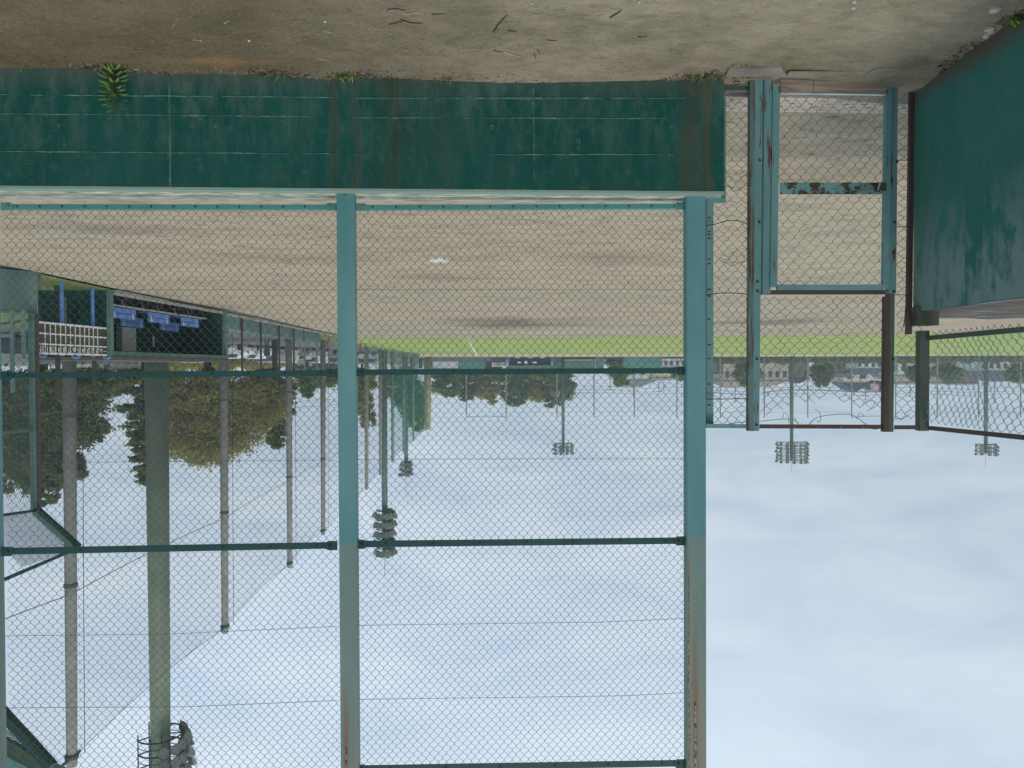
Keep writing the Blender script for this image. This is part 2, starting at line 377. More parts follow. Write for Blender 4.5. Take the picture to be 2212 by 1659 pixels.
# pale kerb along the dugout
def ground_bar(name, a, b, w, h, z, mat, **kw):
    m = MB(); a = Vector(a); b = Vector(b); a.z = b.z = z + h / 2; m.beam(a, b, w, h); return m.build(name, mat, **kw)
ground_bar('kerb', onZ(245, 627), onZ(770, 733), .18, .10, -.02, simple('pale_kerb', (.42, .38, .31), (.30, .27, .22), 1), kind='structure')

# home plate
p = onZ(950, 563)
hp = MB(); hp.prism([(p.x - .20, p.y - .10), (p.x - .20, p.y + .22), (p.x + .24, p.y + .22), (p.x + .24, p.y - .10), (p.x + .02, p.y - .42)], -.02, .010)
hp.build('home_plate', simple('white_rubber', (.68, .66, .58), (.5, .48, .42), 4), label='worn white home plate lying alone on the bare infield dirt', cat='home plate')

# drain cover strip just beyond the gate
m_pink = simple('pinkish_concrete_cover', A(186, 168, 150, 1.25), A(168, 152, 136, 1.25), 2.5, .9, .2)
a = onZ(1500, 204); b = onZ(1500, 236)
yA, yB = a.y, b.y
dr = thing('drain_cover', 'pinkish concrete drain cover strip with rows of dark slots beyond the gate', 'drain cover', (0, yA, 0))
s = MB(); pitch = .60; Xs = [-4.4 + i * pitch for i in range(11)]
for X in Xs:
    k = MB(); k.box((X + pitch / 2 - .004, (yA + yB) / 2, .0), (pitch - .008, yB - yA, .03)); k.build('cover_slab', m_pink, dr)
h = MB()
for r_ in range(4):
    for i in range(-28, 14):
        yy = yA + (yB - yA) * (.2 + .2 * r_); xx = i * .17 + (r_ % 2) * .085
        h.box((xx, yy, .0155), (.05 if r_ in (1, 2) else .035, .010, .003), rz=.0)
h.build('slot', m_dark, dr, kind='stuff')

# ------------------------------------------------------------------ main concrete wall
WT = 0.98
xR = onY(1564, 300).x
m_wallm = wall_mat('green_painted_concrete', (.006, .062, .050), (.013, .088, .071), (.075, .135, .115),
    [(onY(719, 300).x, .05, .9, (.085, .065, .04)), (onY(768, 300).x, .045, .6, (.09, .08, .055)), (onY(840, 300).x, .19, .6, (.045, .042, .022)), (onY(940, 300).x, .25, .35, (.04, .07, .05)),
     (onY(1492, 250).x, .12, .62, (.075, .062, .036)), (onY(1528, 250).x, .075, .7, (.10, .060, .034))])
wall = thing('concrete_wall', 'low dark green painted concrete wall with pale form lines and rust stains', 'wall', (2.5, 0.17, 0))
w = MB()
XL = 8.2
# body with chamfered top edge
w.extr([(0, -.35), (.36, -.35), (.36, WT - .004), (.012, WT - .004), (0, WT - .016)], (XL, 0, 0), (xR, 0, 0), (0, 1, 0), (0, 0, 1))
w.build('wall_body', m_wallm, wall)
m_edge = simple('worn_teal_edge', A(112, 150, 142, 1.0), A(140, 146, 128, 1.0), 5, .8, .4, (1, 6, 1))
m_top = simple('bare_wall_top', A(196, 190, 164, 1.1), A(116, 124, 110, 1.0), 5, .9, .6, (1, 5, 1), lo=.4, hi=.6)
k = MB(); nseg = 160
for i in range(nseg):          # slightly broken front edge strip, then worn bare top
    a0 = xR + (XL - xR) * i / nseg; a1 = xR + (XL - xR) * (i + 1) / nseg
    j0 = .008 * noise.noise((a0 * 6, 0, 0)); j1 = .008 * noise.noise((a1 * 6, 0, 0))
    k.add([(a0, -.004, WT - .018 + j0 * .3), (a1, -.004, WT - .018 + j1 * .3), (a1, -.002, WT + .003), (a0, -.002, WT + .003), (a1, .085 + j1, WT + .004), (a0, .085 + j0, WT + .004)], [(0, 1, 2, 3), (3, 2, 4, 5)])
k.build('coping_edge', m_edge, wall)
k = MB()
for i in range(nseg):
    a0 = xR + (XL - xR) * i / nseg; a1 = xR + (XL - xR) * (i + 1) / nseg
    k.add([(a0, .07, WT), (a1, .07, WT), (a1, .355, WT), (a0, .355, WT)], [(0, 1, 2, 3)])
k.v = [(v[0], v[1], v[2] + .0015) for v in k.v]
k.build('coping_top', m_top, wall)
# form lines: irregular broken ridges standing proud of the face
m_seam = simple('chipped_pale_ridge', A(108, 134, 118, .95), A(48, 84, 74, .95), 14, .9, .5)
def seam(p0, p1, wid, seed, gap=.36):
    m = MB(); L = (p1 - p0).length; n = int(L / .012); d = (p1 - p0).normalized(); s_ = Vector((0, -1, 0)).cross(d).normalized()
    prev = None
    for i in range(n + 1):
        u_ = i * .012; q = p0 + d * (L * i / n)
        big = noise.noise((u_ * 1.1 + seed, seed, 0)) * .5 + .5; med = noise.noise((u_ * 7 + seed, seed, 2)) * .5 + .5; f1 = noise.noise((u_ * 34, seed, 3)); f2 = noise.noise((u_ * 41, seed, 7))
        c = q + s_ * (.004 * noise.noise((u_ * 3, seed, 4)) + .0015 * f1); cov = big * .75 + med * .4
        if cov > gap:
            k = wid * max(.18, (cov - gap) * 3.0 * med); w1 = k * (1 + .8 * f1); w2 = k * (1 + .8 * f2); cur = (c - s_ * max(.0008, w1), c + Vector((0, -.004, 0)), c + s_ * max(.0008, w2))
            if prev: m.add([prev[0], cur[0], cur[1], prev[1], prev[2], cur[2]], [(0, 1, 2, 3), (3, 2, 5, 4)])
            prev = cur
        else: prev = None
    if m.v: m.build('form_line', m_seam, wall)
def F(x, y): 
    p = onY(x, y, 0); p.y = -.0015; return p
for i, (xa, ya, xb, yb, wd) in enumerate([(-60, 204, 720, 210, .008), (-60, 245, 720, 252, .006), (-60, 326, 720, 332, .006),
        (768, 212, 1480, 212, .008), (768, 254, 1480, 256, .007), (768, 334, 1480, 333, .006)]):
    seam(F(xa, ya), F(xb, yb), wd * 2.1, i * 5.3 + 1, .50 if i % 3 else .46)
for i, (x_, ya, yb) in enumerate([(366, 178, 404), (1152, 190, 388)]): seam(F(x_, ya), F(x_ + 2, yb), .014, 40 + i * 3, .30)
seam(F(722, 172), F(722, 412), .003, 77, .3); seam(F(766, 172), F(766, 412), .003, 79, .3)
# pale rings where the form ties were
for (x_, y_, rr) in [(415, 270, .017), (467, 271, .016), (432, 254, .015), (462, 309, .012), (128, 273, .016), (26, 280, .013), (141, 314, .015), (57, 343, .015), (57, 352, .01), (189, 377, .013), (545, 357, .014),
        (674, 311, .014), (668, 278, .013), (413, 176, .015), (461, 187, .015), (1063, 274, .016), (1246, 272, .012), (1246, 284, .016), (1248, 305, .02), (1249, 320, .010), (1442, 319, .014), (1450, 274, .013), (1449, 304, .008), (620, 276, .008)]:
    m = MB(); c = F(x_, y_); n = 14; ri = rr * rnd.uniform(.55, .72)
    for i in range(n):
        if rnd.random() < .12: continue
        a0, a1 = 2 * math.pi * i / n, 2 * math.pi * (i + 1) / n
        w0 = rr * (1 + .25 * noise.noise((i * .9, x_, 0))); w1 = rr * (1 + .25 * noise.noise(((i + 1) % n * .9, x_, 0)))
        P_ = lambda a, r_, y=-.001: (c.x + math.cos(a) * r_, c.y + y, c.z + math.sin(a) * r_ * 1.1)
        m.add([P_(a0, ri), P_(a1, ri), P_(a1, (ri + w1) / 2, -.004), P_(a0, (ri + w0) / 2, -.004), P_(a1, w1), P_(a0, w0)], [(0, 1, 2, 3), (3, 2, 4, 5)])
    m.build('tie_ring', m_seam, wall)
# zinc strip on the wall top under the chain link, both bays
for (xa, xb) in ((-60, 722), (772, 1474)):
    m = MB(); pa, pb = onY(xa, 430, .2), onY(xb, 430, .2); n = 26
    for i in range(n):
        q0 = pa.x + (pb.x - pa.x) * i / n; q1 = pa.x + (pb.x - pa.x) * (i + .985) / n; zz = WT + .014 + rnd.uniform(-.001, .002)
        m.extr([(-.016, -.012), (.016, -.012), (.016, .002), (0, .007), (-.016, .002)], (q0, .225, zz), (q1, .225, zz), (0, 1, 0), (0, 0, 1))
    m.build('zinc_strip', m_zinc, wall)

# ------------------------------------------------------------------ backstop fence above the wall
FY = 0.155           # centre of the posts
fence = thing('backstop_fence', 'tall teal steel backstop fence of square columns, rails and chain link on the wall', 'fence', (1.5, FY, WT))
def colm(xl, xr, top=8.4):
    pl, pr = onY(xl, 600, .09), onY(xr, 600, .09); c = (pl.x + pr.x) / 2; wd = abs(pr.x - pl.x)
    m = MB(); ch = .006; dp = .10
    prof = [(-wd / 2 + ch, 0), (wd / 2 - ch, 0), (wd / 2, ch), (wd / 2, dp), (-wd / 2, dp), (-wd / 2, ch)]
    m.extr(prof, (c, .09, WT + .002), (c, .09, top), (1, 0, 0), (0, 1, 0))
    m.build('column', m_column, fence); return c, wd
cL, wL = colm(-64, -16); cM, wM = colm(728, 767); cRr, wR = colm(1483, 1525)
YM = .16             # plane of rails and mesh
def zrow(pa, pb, Y=YM): return onY(*pa, Y), onY(*pb, Y)
def rail(pa, pb, hgt, mat, dep=.05, br=True, bolts=0):
    a, b = zrow(pa, pb); m = MB(); t_ = .007
    m.extr([(0, -hgt / 2), (t_, -hgt / 2), (t_, hgt / 2 - t_), (dep, hgt / 2 - t_), (dep, hgt / 2), (0, hgt / 2)], a, b, (0, 1, 0), (0, 0, 1))
    o = m.build('rail', mat, fence)
    d = (b - a).normalized()
    for (e, s_) in ((a, 1), (b, -1)) if br else ():
        k = MB(); L = .10; hh = hgt * .5 + .011; ch = .018; q = e + d * (-.02 * s_)
        k.extr([(0, -hh), (L - ch, -hh), (L, -hh + ch), (L, hh - ch), (L - ch, hh), (0, hh)], q + Vector((0, -.010, 0)), q + Vector((0, -.003, 0)), d * s_, (0, 0, 1))
        k.build('bracket', mat, fence)
        k = MB(); c = q + d * s_ * .062 + Vector((0, -.010, 0)); k.tube([c, c + Vector((0, -.012, 0))], .011, 6); k.build('bolt', m_bolt if mat is m_lowrail else m_dark, fence)
    if bolts:
        for i in range(bolts):
            c = a + (b - a) * ((i + .6) / bolts) + Vector((0, 0, 0)); k = MB(); k.tube([c, c + Vector((0, -.008, 0))], .0075, 6); k.build('bolt', m_dark, fence)
    return a, b
rail((8, 446), (724, 447), .042, m_lowrail, bolts=15)
rail((774, 447.5), (1476, 445), .042, m_lowrail, bolts=14)
rail((8, 811), (724, 805.5), .048, m_rail, bolts=9); rail((772, 804), (1476, 800.5), .048, m_rail, bolts=9)
rail((8, 1191), (724, 1178), .056, m_rail, bolts=7); rail((772, 1175.5), (1476, 1168), .056, m_rail, bolts=7)
rail((8, 1690), (724, 1675), .056, m_rail, bolts=7); rail((772, 1661), (1476, 1649), .056, m_rail, bolts=6)

def chain(m, o, u, v, W_, H_, dx, dz, r, jit=0.0, warp=None, sides=3, keep=None, seed=0):
    """interlocked zigzag wires; o corner, u and v unit vectors"""
    o = Vector(o); u = Vector(u).normalized(); v = Vector(v).normalized(); n = u.cross(v).normalized()
    nk = int(W_ / (dx / 2)); nj = int(H_ / (dz / 2)); hx = W_ / nk; hz = H_ / nj
    for k in range(nk):
        run = []
        for j in range(nj + 1):
            odd = (j + k) % 2; uu = (k + odd) * hx + (r * 1.1 if odd else -r * 1.1); vv = j * hz; dd = r * (1 if odd else -1)
            jx = jit * noise.noise((k * .31 + seed, j * .37, seed)); jz = jit * noise.noise((k * .29, j * .33 + seed, seed + 9))
            a_ = uu + jx; b_ = vv + jz
            if warp: a_, b_, w_ = warp(a_, b_)
            else: w_ = 0
            ok = keep is None or keep(a_, b_)
            if ok:
                q = o + u * a_ + n * (dd + w_)
                run += [q + v * max(0, b_ - hz * .10), q + v * min(H_, b_ + hz * .10)]
            if (not ok or j == nj) and len(run) > 2: m.tube(run, r, sides, cap=False); run = []
            elif not ok: run = []
vz = Vector((0, 0, 1))
def bay(xl, xr, yb0, yt0, seed):
    a = onY(xl, yb0, YM); b = onY(xr, yb0, YM); top = onY((xl + xr) / 2, yt0, YM).z
    X0 = min(a.x, b.x); X1 = max(a.x, b.x)
    wp = lambda p, q: (p + .006 * noise.noise((p * .9 + seed, q * .8, 2)), q + .010 * noise.noise((p * .7, q * .9 + seed, 5)), .025 * noise.noise((p * .8 + seed, q * .8, 8)))
    m = MB(); chain(m, (X0, YM + .012, min(a.z, b.z)), (1, 0, 0), vz, X1 - X0, top - min(a.z, b.z), .0705, .0785, .0019, .006, wp, seed=seed)
    m.build('chain_link_mesh', m_wire, fence, kind='stuff')
bay(5, 727, 452, 1690, 1.0); bay(768, 1480, 452, 1662, 5.0)
# straight tension wires
def twire(pts, par=None, r=.002, Y=YM, mat=None):
    m = MB(); m.tube([onY(x, y, Y) for x, y in pts], r, 5); m.build('tension_wire', mat or m_wire, par or fence)
for pts in ([(5, 627), (400, 626), (727, 626)], [(768, 626), (1480, 626)], [(5, 1000), (727, 994)], [(768, 992), (1480, 991)],
            [(8, 1374), (380, 1369), (727, 1353)], [(768, 1351), (1300, 1344), (1480, 1336)], [(10, 1529), (400, 1527), (727, 1513)], [(768, 1511), (1350, 1503), (1480, 1496)]):
    twire(pts)

# ------------------------------------------------------------------ gate screen
GY = .10
gate = thing('gate_screen', 'teal and rusty steel gate with chain link infill beside the tall side wall', 'gate', (onY(1800, 300, GY).x, GY, 0))
def vbar(x0, x1, ya, yb, Y, dep, mat, name='post', par=None, lean=0.0, flange=True):
    a, b = onY((x0 + x1) / 2, ya, Y), onY((x0 + x1) / 2 + lean, yb, Y); wd = abs(onY(x1, ya, Y).x - onY(x0, ya, Y).x)
    a.z, b.z = min(a.z, b.z), max(a.z, b.z)
    if a.z > b.z: a, b = b, a
    m = MB(); t_ = .007
    if flange: prof = [(-wd / 2, 0), (wd / 2, 0), (wd / 2, dep), (wd / 2 - t_, dep), (wd / 2 - t_, t_), (-wd / 2, t_)]
    else: prof = [(-wd / 2, 0), (wd / 2, 0), (wd / 2, dep), (-wd / 2, dep)]
    m.extr(prof, a, b, (1, 0, 0), (0, 1, 0))
    return m.build(name, mat, par or gate)
def hbar(x0, x1, y0_, y1_, Y, hgt, dep, mat, name='rail', par=None):
    a, b = onY(x0, y0_, Y), onY(x1, y1_, Y); m = MB(); t_ = .006
    m.extr([(0, -hgt / 2), (t_, -hgt / 2), (t_, hgt / 2 - t_), (dep, hgt / 2 - t_), (dep, hgt / 2), (0, hgt / 2)], a, b, (0, 1, 0), (0, 0, 1))
    return m.build(name, mat, par or gate)
pxm = 6.45 / F_PX
m_halfrust = painted('teal_paint_half_rusted', (.10, .11, .075), TEAL2, (.11, .06, .03), .44, 4, (5, 5, .35), soft=.12)
# main angle posts: a rusty return beside a teal flange
vbar(1631, 1648, 166, 931, GY - .02, .06, m_teal_rusty, lean=-8)
vbar(1620, 1631, 166, 931, GY - .024, .05, m_halfrust, lean=-4, name='post_flange')
vbar(1924, 1940, 168, 634, GY - .02, .06, m_teal_rusty, lean=-4)
vbar(1920, 1933, 634, 933, GY - .02, .06, m_oldgreen, lean=-3, name='upper_post')
vbar(1912, 1923, 640, 933, GY - .022, .05, m_rust, lean=-3, name='post_flange')
vbar(1526, 1541, 432, 924, GY + .06, .04, m_teal, name='side_frame'); vbar(1521, 1526, 432, 924, GY + .055, .04, m_rust, name='side_frame', flange=False)
vbar(1561, 1568, 185, 432, GY + .06, .04, m_teal_rusty, name='side_frame')
hbar(1528, 1568, 433, 432, GY + .055, .045, .03, m_teal, 'side_frame')
hbar(1562, 1628, 190, 190, GY + .03, .035, .04, m_oldgreen); hbar(1938, 1980, 192, 192, GY + .03, .028, .04, m_oldgreen)
hbar(1526, 1622, 920, 921, GY - .0, .036, .04, m_teal); hbar(1641, 1912, 921, 922, GY + .0, .036, .04, m_rust); hbar(1932, 1992, 923, 923, GY, .036, .04, m_rust)
hbar(1645, 1912, 631, 631, GY - .005, .036, .05, m_rust, 'lintel')
vbar(1652, 1669, 168, 634, GY - .03, .05, m_teal_rusty, name='door_stop', lean=-4)
vbar(1966, 1977, 194, 722, GY + .02, .03, m_rust, name='edge_angle', lean=-7)
# bright daylight-coloured slots and dark bolt holes
for (x_, y_) in [(1584, 921), (1669, 922), (1718, 922), (1766, 922), (1815, 923), (1865, 923), (1969, 923), (1979, 923)]:
    k = MB(); p = onY(x_, y_, GY - .003); k.box(p, (.006, .006, .022)); k.build('slot', m_bolt, gate)
for (x_, y_) in [(1636, 1000 / 1.823 + 60), (1636, 1147 / 1.823), (1635, 776), (1634, 918), (1930, 600 / 1.1), (1930, 630), (1929, 776), (1641, 347), (1937, 350), (1640, 480), (1932, 480)]:
    k = MB(); p = onY(x_, y_, GY - .02); k.tube([p, p + Vector((0, -.012, 0))], .010, 6); k.build('bolt', m_dark, gate)
for y_ in (470, 500, 507, 515, 560, 570, 625, 640, 690, 745, 775, 830, 875):
    k = MB(); p = onY(1532, y_, GY + .058); k.box(p, (.022, .004, .008)); k.build('slot', m_dark, gate)
# mesh infills
def infill(xl, xr, yb_, yt_, Y, dx, dz, r, mat, par, jit=.01, warp=None, keep=None, seed=0, sides=4):
    a = onY(xl, yb_, Y); b = onY(xr, yb_, Y); top = onY((xl + xr) / 2, yt_, Y).z; X0, X1 = min(a.x, b.x), max(a.x, b.x)
    m = MB(); chain(m, (X0, Y, a.z), (1, 0, 0), vz, X1 - X0, top - a.z, dx, dz, r, jit, warp, sides, keep, seed)
    return m.build('chain_link_mesh', mat, par, kind='stuff')
bulge = lambda a, b: (a, b, .02 * math.sin(a * 5) * math.sin(b * 3))
infill(1541, 1622, 440, 917, GY + .05, .078, .086, .0023, m_wire_old, gate, .014, bulge, seed=3)
infill(1568, 1622, 195, 440, GY + .05, .078, .082, .0023, m_wire_old, gate, .014, bulge, seed=4)
ZT = onY(1780, 636, GY).z; ZTT = onY(1780, 916, GY).z; Htr = ZTT - ZT
def torn(a, b):          # top edge pulled loose: nearest posts it still reaches up
    W_ = 1.13; lim = Htr * (.93 - .10 * math.sin(a * 2.8) - .12 * max(0, noise.noise((a * 7, 0, 2))))
    return b < lim
def sag(a, b):
    t_ = max(0, b / Htr - .55); return a + .03 * t_ * math.sin(b * 17 + a * 9), b - .05 * t_ * math.sin(a * 3), .03 * math.sin(a * 4 + b * 3)
infill(1645, 1912, 640, 916, GY + .035, .086, .084, .0024, m_wire_old, gate, .02, sag, torn, seed=7)
infill(1940, 1966, 196, 560, GY + .04, .086, .088, .0024, m_wire_old, gate, .016, None, seed=8)
infill(1938, 1990, 560, 905, GY + .04, .082, .086, .0024, m_wire_old, gate, .02, None, seed=9)
# loose curling wires
def curl(pts, r=.003, mat=m_wire_old, name='loose_wire', par=None, Y=GY + .02):
    P = [onY(x, y, Y + .012 * math.sin(i * 1.9)) for i, (x, y) in enumerate(pts)]; Q = []
    for i in range(len(P) - 1):       # catmull-rom
        p0, p1, p2, p3 = P[max(i - 1, 0)], P[i], P[i + 1], P[min(i + 2, len(P) - 1)]
        for s_ in range(5):
            t_ = s_ / 5; Q.append(.5 * ((2 * p1) + (p2 - p0) * t_ + (2 * p0 - 5 * p1 + 4 * p2 - p3) * t_ ** 2 + (3 * p1 - p0 - 3 * p2 + p3) * t_ ** 3))
    Q.append(P[-1]); m = MB(); m.tube(Q, r, 5); m.build(name, mat, par or gate)
curl([(1524, 487), (1545, 484), (1575, 476), (1600, 478), (1622, 488)], .004, m_dark)
curl([(1524, 638), (1560, 633), (1600, 634), (1624, 638)], .004, m_dark)
curl([(1524, 862), (1560, 862), (1624, 861)], .004, m_dark)
curl([(1540, 848), (1580, 851), (1622, 852)], .003); curl([(1645, 850), (1690, 842), (1760, 842), (1850, 846), (1912, 847)], .003)
curl([(1574, 916), (1600, 912), (1640, 910), (1670, 907), (1700, 905), (1720, 910), (1724, 916), (1716, 902)], .003)
curl([(1748, 917), (1765, 902), (1800, 896), (1838, 896), (1862, 910), (1886, 927), (1912, 920), (1930, 906), (1950, 904), (1965, 895)], .0032)
curl([(1760, 885), (1770, 890), (1773, 905), (1769, 912), (1765, 908)], .0026); curl([(1690, 905), (1694, 892), (1702, 898), (1703, 912)], .0026)
curl([(1862, 872), (1876, 866), (1890, 868), (1884, 880), (1872, 889)], .0026); curl([(1850, 905), (1857, 893), (1866, 899)], .0026)
curl([(1706, 764), (1712, 770), (1718, 764)], .002)
curl([(1970, 420), (1968, 500), (1966, 560), (1961, 620), (1957, 668), (1952, 706)], .0045, m_rust)
for y_ in (346, 490, 637): 
    curl([(1933, y_), (1950, y_), (1972, y_)], .0035, m_dark)
# tangled green wire patch on the left infill
for i in range(7):
    xx = 1552 + rnd.random() * 12; yy = rnd.uniform(372, 410) if i < 4 else rnd.uniform(545, 575)
    curl([(xx + q * 11, yy + rnd.uniform(-9, 9)) for q in range(6)], .0022, m_wire)

# the door leaf
door_m = MB()
def stile(m, x0, x1, ya, yb, Y, dep=.04, lean=0):
    a, b = onY((x0 + x1) / 2, ya, Y), onY((x0 + x1) / 2 + lean, yb, Y); wd = abs(onY(x1, ya, Y).x - onY(x0, ya, Y).x)
    m.extr([(-wd / 2, 0), (wd / 2, 0), (wd / 2, dep), (-wd / 2, dep)], a, b, (1, 0, 0), (0, 1, 0))
DY = GY - .045
stile(door_m, 1670, 1685, 186, 620, DY, lean=-6); stile(door_m, 1914, 1927, 186, 622, DY, lean=-6)
a, b = onY(1680, 620, DY), onY(1911, 620, DY); door_m.beam(a + Vector((0, .02, 0)), b + Vector((0, .02, 0)), .038, .045)
door = door_m.build('door', m_teal_rusty, gate)
m_lock = painted('flaking_teal_on_rust', TEAL, TEAL2, (.075, .055, .032), .475, 9, (.8, .8, 1), soft=.05)
k = MB(); a, b = onY(1685, 407, DY - .004), onY(1914, 407, DY - .004); k.beam(a, b, .012, .10); k.build('lock_rail', m_lock, door)
k = MB(); p = onY(1894, 405, DY - .014); k.box(p, (.055, .004, .075)); k.build('lock_plate', m_dark, door)
k = MB(); a, b = onY(1901, 394, DY - .02), onY(1896, 411, DY - .02); k.beam(a, b, .008, .014); k.build('latch', m_zinc, door)
k = MB(); a, b = onY(1685, 199, DY + .01), onY(1916, 199, DY + .01); k.beam(a, b, .03, .022); k.build('bottom_rail', m_oldgreen, door)
m_wood = Mat('grained_plank', .75); wf = m_wood.noise(2.2, 8, .6, (.5, 1, 7), dist=1.6); m_wood.col(m_wood.mix(m_wood.ramp(wf, .38, .62), A(150, 134, 118, 1.2), A(110, 98, 88, 1.2))); m_wood.bump(wf, .3, .003); m_wood = m_wood.m
for (xa, xb) in ((1686, 1755.5), (1756.5, 1913)):
    k = MB(); a, b = onY(xa, 181.5, DY - .02), onY(xb, 181.5, DY - .02); hh = .108; a.z = b.z = .052
    k.beam(a, b, .020, hh); pl = k.build('kick_board', m_wood, door)
    k = MB(); a.z = b.z = .052 + hh / 2 + .004; k.beam(a, b, .028, .006); k.build('trim_strip', m_zinc, pl)
def door_infill(xl, xr, yb_, yt_, mat, seed, wp):
    a = onY(xl, yb_, DY + .02); b = onY(xr, yb_, DY + .02); top = onY((xl + xr) / 2, yt_, DY + .02).z; X0, X1 = min(a.x, b.x), max(a.x, b.x)
    m = MB(); chain(m, (X0, DY + .02, a.z), (1, 0, 0), vz, X1 - X0, top - a.z, .093, .100, .0024, .010, wp, 4, None, seed)
    m.build('chain_link_mesh', mat, door, kind='stuff')
door_infill(1685, 1912, 202, 396, m_wire_old, 11, bulge); door_infill(1682, 1910, 418, 614, m_wire_pale, 12, lambda a, b: (a, b - .006 * math.sin(a * 6), .02 * math.sin(a * 5)))
for i in range(4):
    curl([(1840 + 8 * i, 405 + i * 3), (1855 + 8 * i, 412), (1872 + 6 * i, 408 + i * 2), (1886 + i * 3, 402 + i * 5)], .0016, m_wire_pale, par=door, Y=DY - .02)

# concrete pads under the gate posts
m_pad = simple('worn_concrete_pad', (.26, .235, .19), (.17, .15, .12), 3, .95, .4)
for i, (pp, lab) in enumerate([([(1566, 168), (1700, 166), (1688, 148), (1575, 150)], 'weathered concrete pad under the left gate post'), ([(1868, 163), (1965, 168), (1950, 148), (1893, 150)], 'weathered concrete pad with broken corner under the right gate post')]):
    k = MB(); q = [onZ(x, y, .02) for x, y in pp]; k.prism([(p.x, p.y) for p in q], -.03, .016); k.build('concrete_pad', m_pad, label=lab, cat='concrete pad')
k = MB(); a, b = onZ(1700, 160, .0), onZ(1890, 158, .0); k.beam(a, b, .10, .012); k.build('door_sill', m_pad, label='thin cracked concrete sill across the gate opening', cat='sill')
k = MB(); k.tube([onY(1583, 179, .02), onY(1588, 175, .0), onY(1598, 176, -.01), onY(1597, 182, .0), onY(1586, 184, .01)], .006, 5); k.build('iron_loop', m_dark, label='small rusty iron loop on the pad beside the wall end', cat='loop')

# ------------------------------------------------------------------ tall side wall on the gate's far side
Z2 = 1.985
Aq = onZ(1974, 190); Bq = onZ(2212, 28); dw = (Bq - Aq).normalized()
A1 = Vector((Aq.x, Aq.y, 0)); B1 = A1 + dw * 6.0
m_wall2 = wall_mat('green_side_wall', (.012, .085, .066), (.022, .115, .09), (.13, .21, .195), (), .12)
# greyer towards the top
mm = Mat('green_side_wall_paint', .8, 0, .15); X, Y_, Z_ = mm.xyz()
fa = mm.noise(1.3, 7, .65, (1, 1, .7)); fb = mm.noise(3.2, 8, .7, (1.5, 1.5, .6)); fc = mm.noise(26, 5, .7)
cc = mm.mix(mm.ramp(fa, .3, .7), (.020, .13, .098), (.040, .175, .14))
kk = mm.math('MULTIPLY', mm.ramp(mm.math('ADD', fb, mm.math('MULTIPLY', mm.ramp(Z_, .9, 2.0), .13)), .50, .64), mm.ramp(Z_, 1.0, 1.6), True); cc = mm.mix(kk, cc, (.19, .28, .27))
kk = mm.math('MULTIPLY', mm.ramp(fb, .45, .65), .4); cc = mm.mix(kk, cc, (.09, .16, .145))
kk = mm.ramp(mm.math('ADD', Z_, mm.math('MULTIPLY', fa, -.3)), .05, -.10); cc = mm.mix(kk, cc, (.10, .09, .065))
cc = mm.mix(mm.ramp(fc, .73, .76), cc, (.03, .035, .03)); mm.col(cc); mm.bump(fc, .3, .005); m_wall2 = mm.m
sw = thing('side_wall', 'tall green concrete side wall with greyish blotches and earth on top', 'wall', (A1.x, A1.y, 0))
Cc = onZ(2034, 689, Z2); Dd = Cc + Vector((-6, .1, 0)); Ee = Vector((Dd.x, B1.y, 0))
k = MB(); k.prism([(A1.x, A1.y), (Cc.x, Cc.y), (Dd.x, Dd.y), (Ee.x, Ee.y), (B1.x, B1.y)], -.3, Z2 - .01); k.build('wall_body', m_wall2, sw)
k = MB(); n = 60; base = []
m_bank = simple('dark_earth_bank', (.065, .052, .045), (.13, .11, .09), 4, .95, .6)
g_ = 24; vs = []; fs = []
for i in range(g_ + 1):
    for j in range(g_ + 1):
        s_ = i / g_; t_ = j / g_; p = (A1 + (Cc - A1) * t_) * (1 - s_) + (B1 + (Ee - B1) * t_) * s_ if False else None
        near = A1 + (B1 - A1) * s_; far = Vector((Cc.x, Cc.y, 0)) + (Dd - Cc) * s_
        p = near + (far - near) * t_; vs.append((p.x, p.y, Z2 - .008 + .02 * max(0, noise.noise((p.x * 2, p.y * 2, 1))) + (.012 * noise.noise((p.x * 9, p.y * 9, 1)) if 0 < t_ else 0)))
for i in range(g_):
    for j in range(g_): a_ = i * (g_ + 1) + j; fs.append((a_, a_ + 1, a_ + g_ + 2, a_ + g_ + 1))
k.add(vs, fs); k.build('earth_top', m_bank, sw, smooth=True)
# stub block and the panel of fence standing on the wall
pb = onY(2003, 700, .05); pk = MB(); pk.box((pb.x, .12, Z2 + .055), (.20, .16, .12)); pk.box((pb.x - .0, .12, Z2 - .02), (.22, .17, .05))
pk.build('post_footing', simple('dark_mossy_concrete', (.05, .065, .045), (.09, .10, .07), 5, .9, .4), label='dark mossy concrete block on the corner of the side wall carrying a post', cat='footing')
sf = thing('side_wall_fence', 'chain link fence panel with rusty rails rising from the top of the side wall', 'fence', (pb.x, .1, Z2))
vbar(1988, 2008, 714, 931, GY - .01, .07, m_oldgreen, par=sf, lean=-1, flange=False)
def sidepoint(x, y, ax):   # on the vertical plane through the side wall's face
    d = ray(x, y); nrm = Vector((dw.y, -dw.x, 0)); t_ = (ax - CAM).dot(nrm) / d.dot(nrm); return CAM + d * t_
axp = Vector((onY(2005, 720, GY).x, GY, 0)) 
def sbeam(p, q, w_, h_, mat, nm='rail'):
    m = MB(); m.beam(sidepoint(*p, axp), sidepoint(*q, axp), w_, h_); m.build(nm, mat, sf)
sbeam((2009, 924.5), (2330, 957), .03, .035, m_rust); sbeam((1996, 731), (2330, 701), .03, .04, m_oldgreen)
pa_ = sidepoint(2012, 735, axp); ln_ = 1.9; zt = 2.93
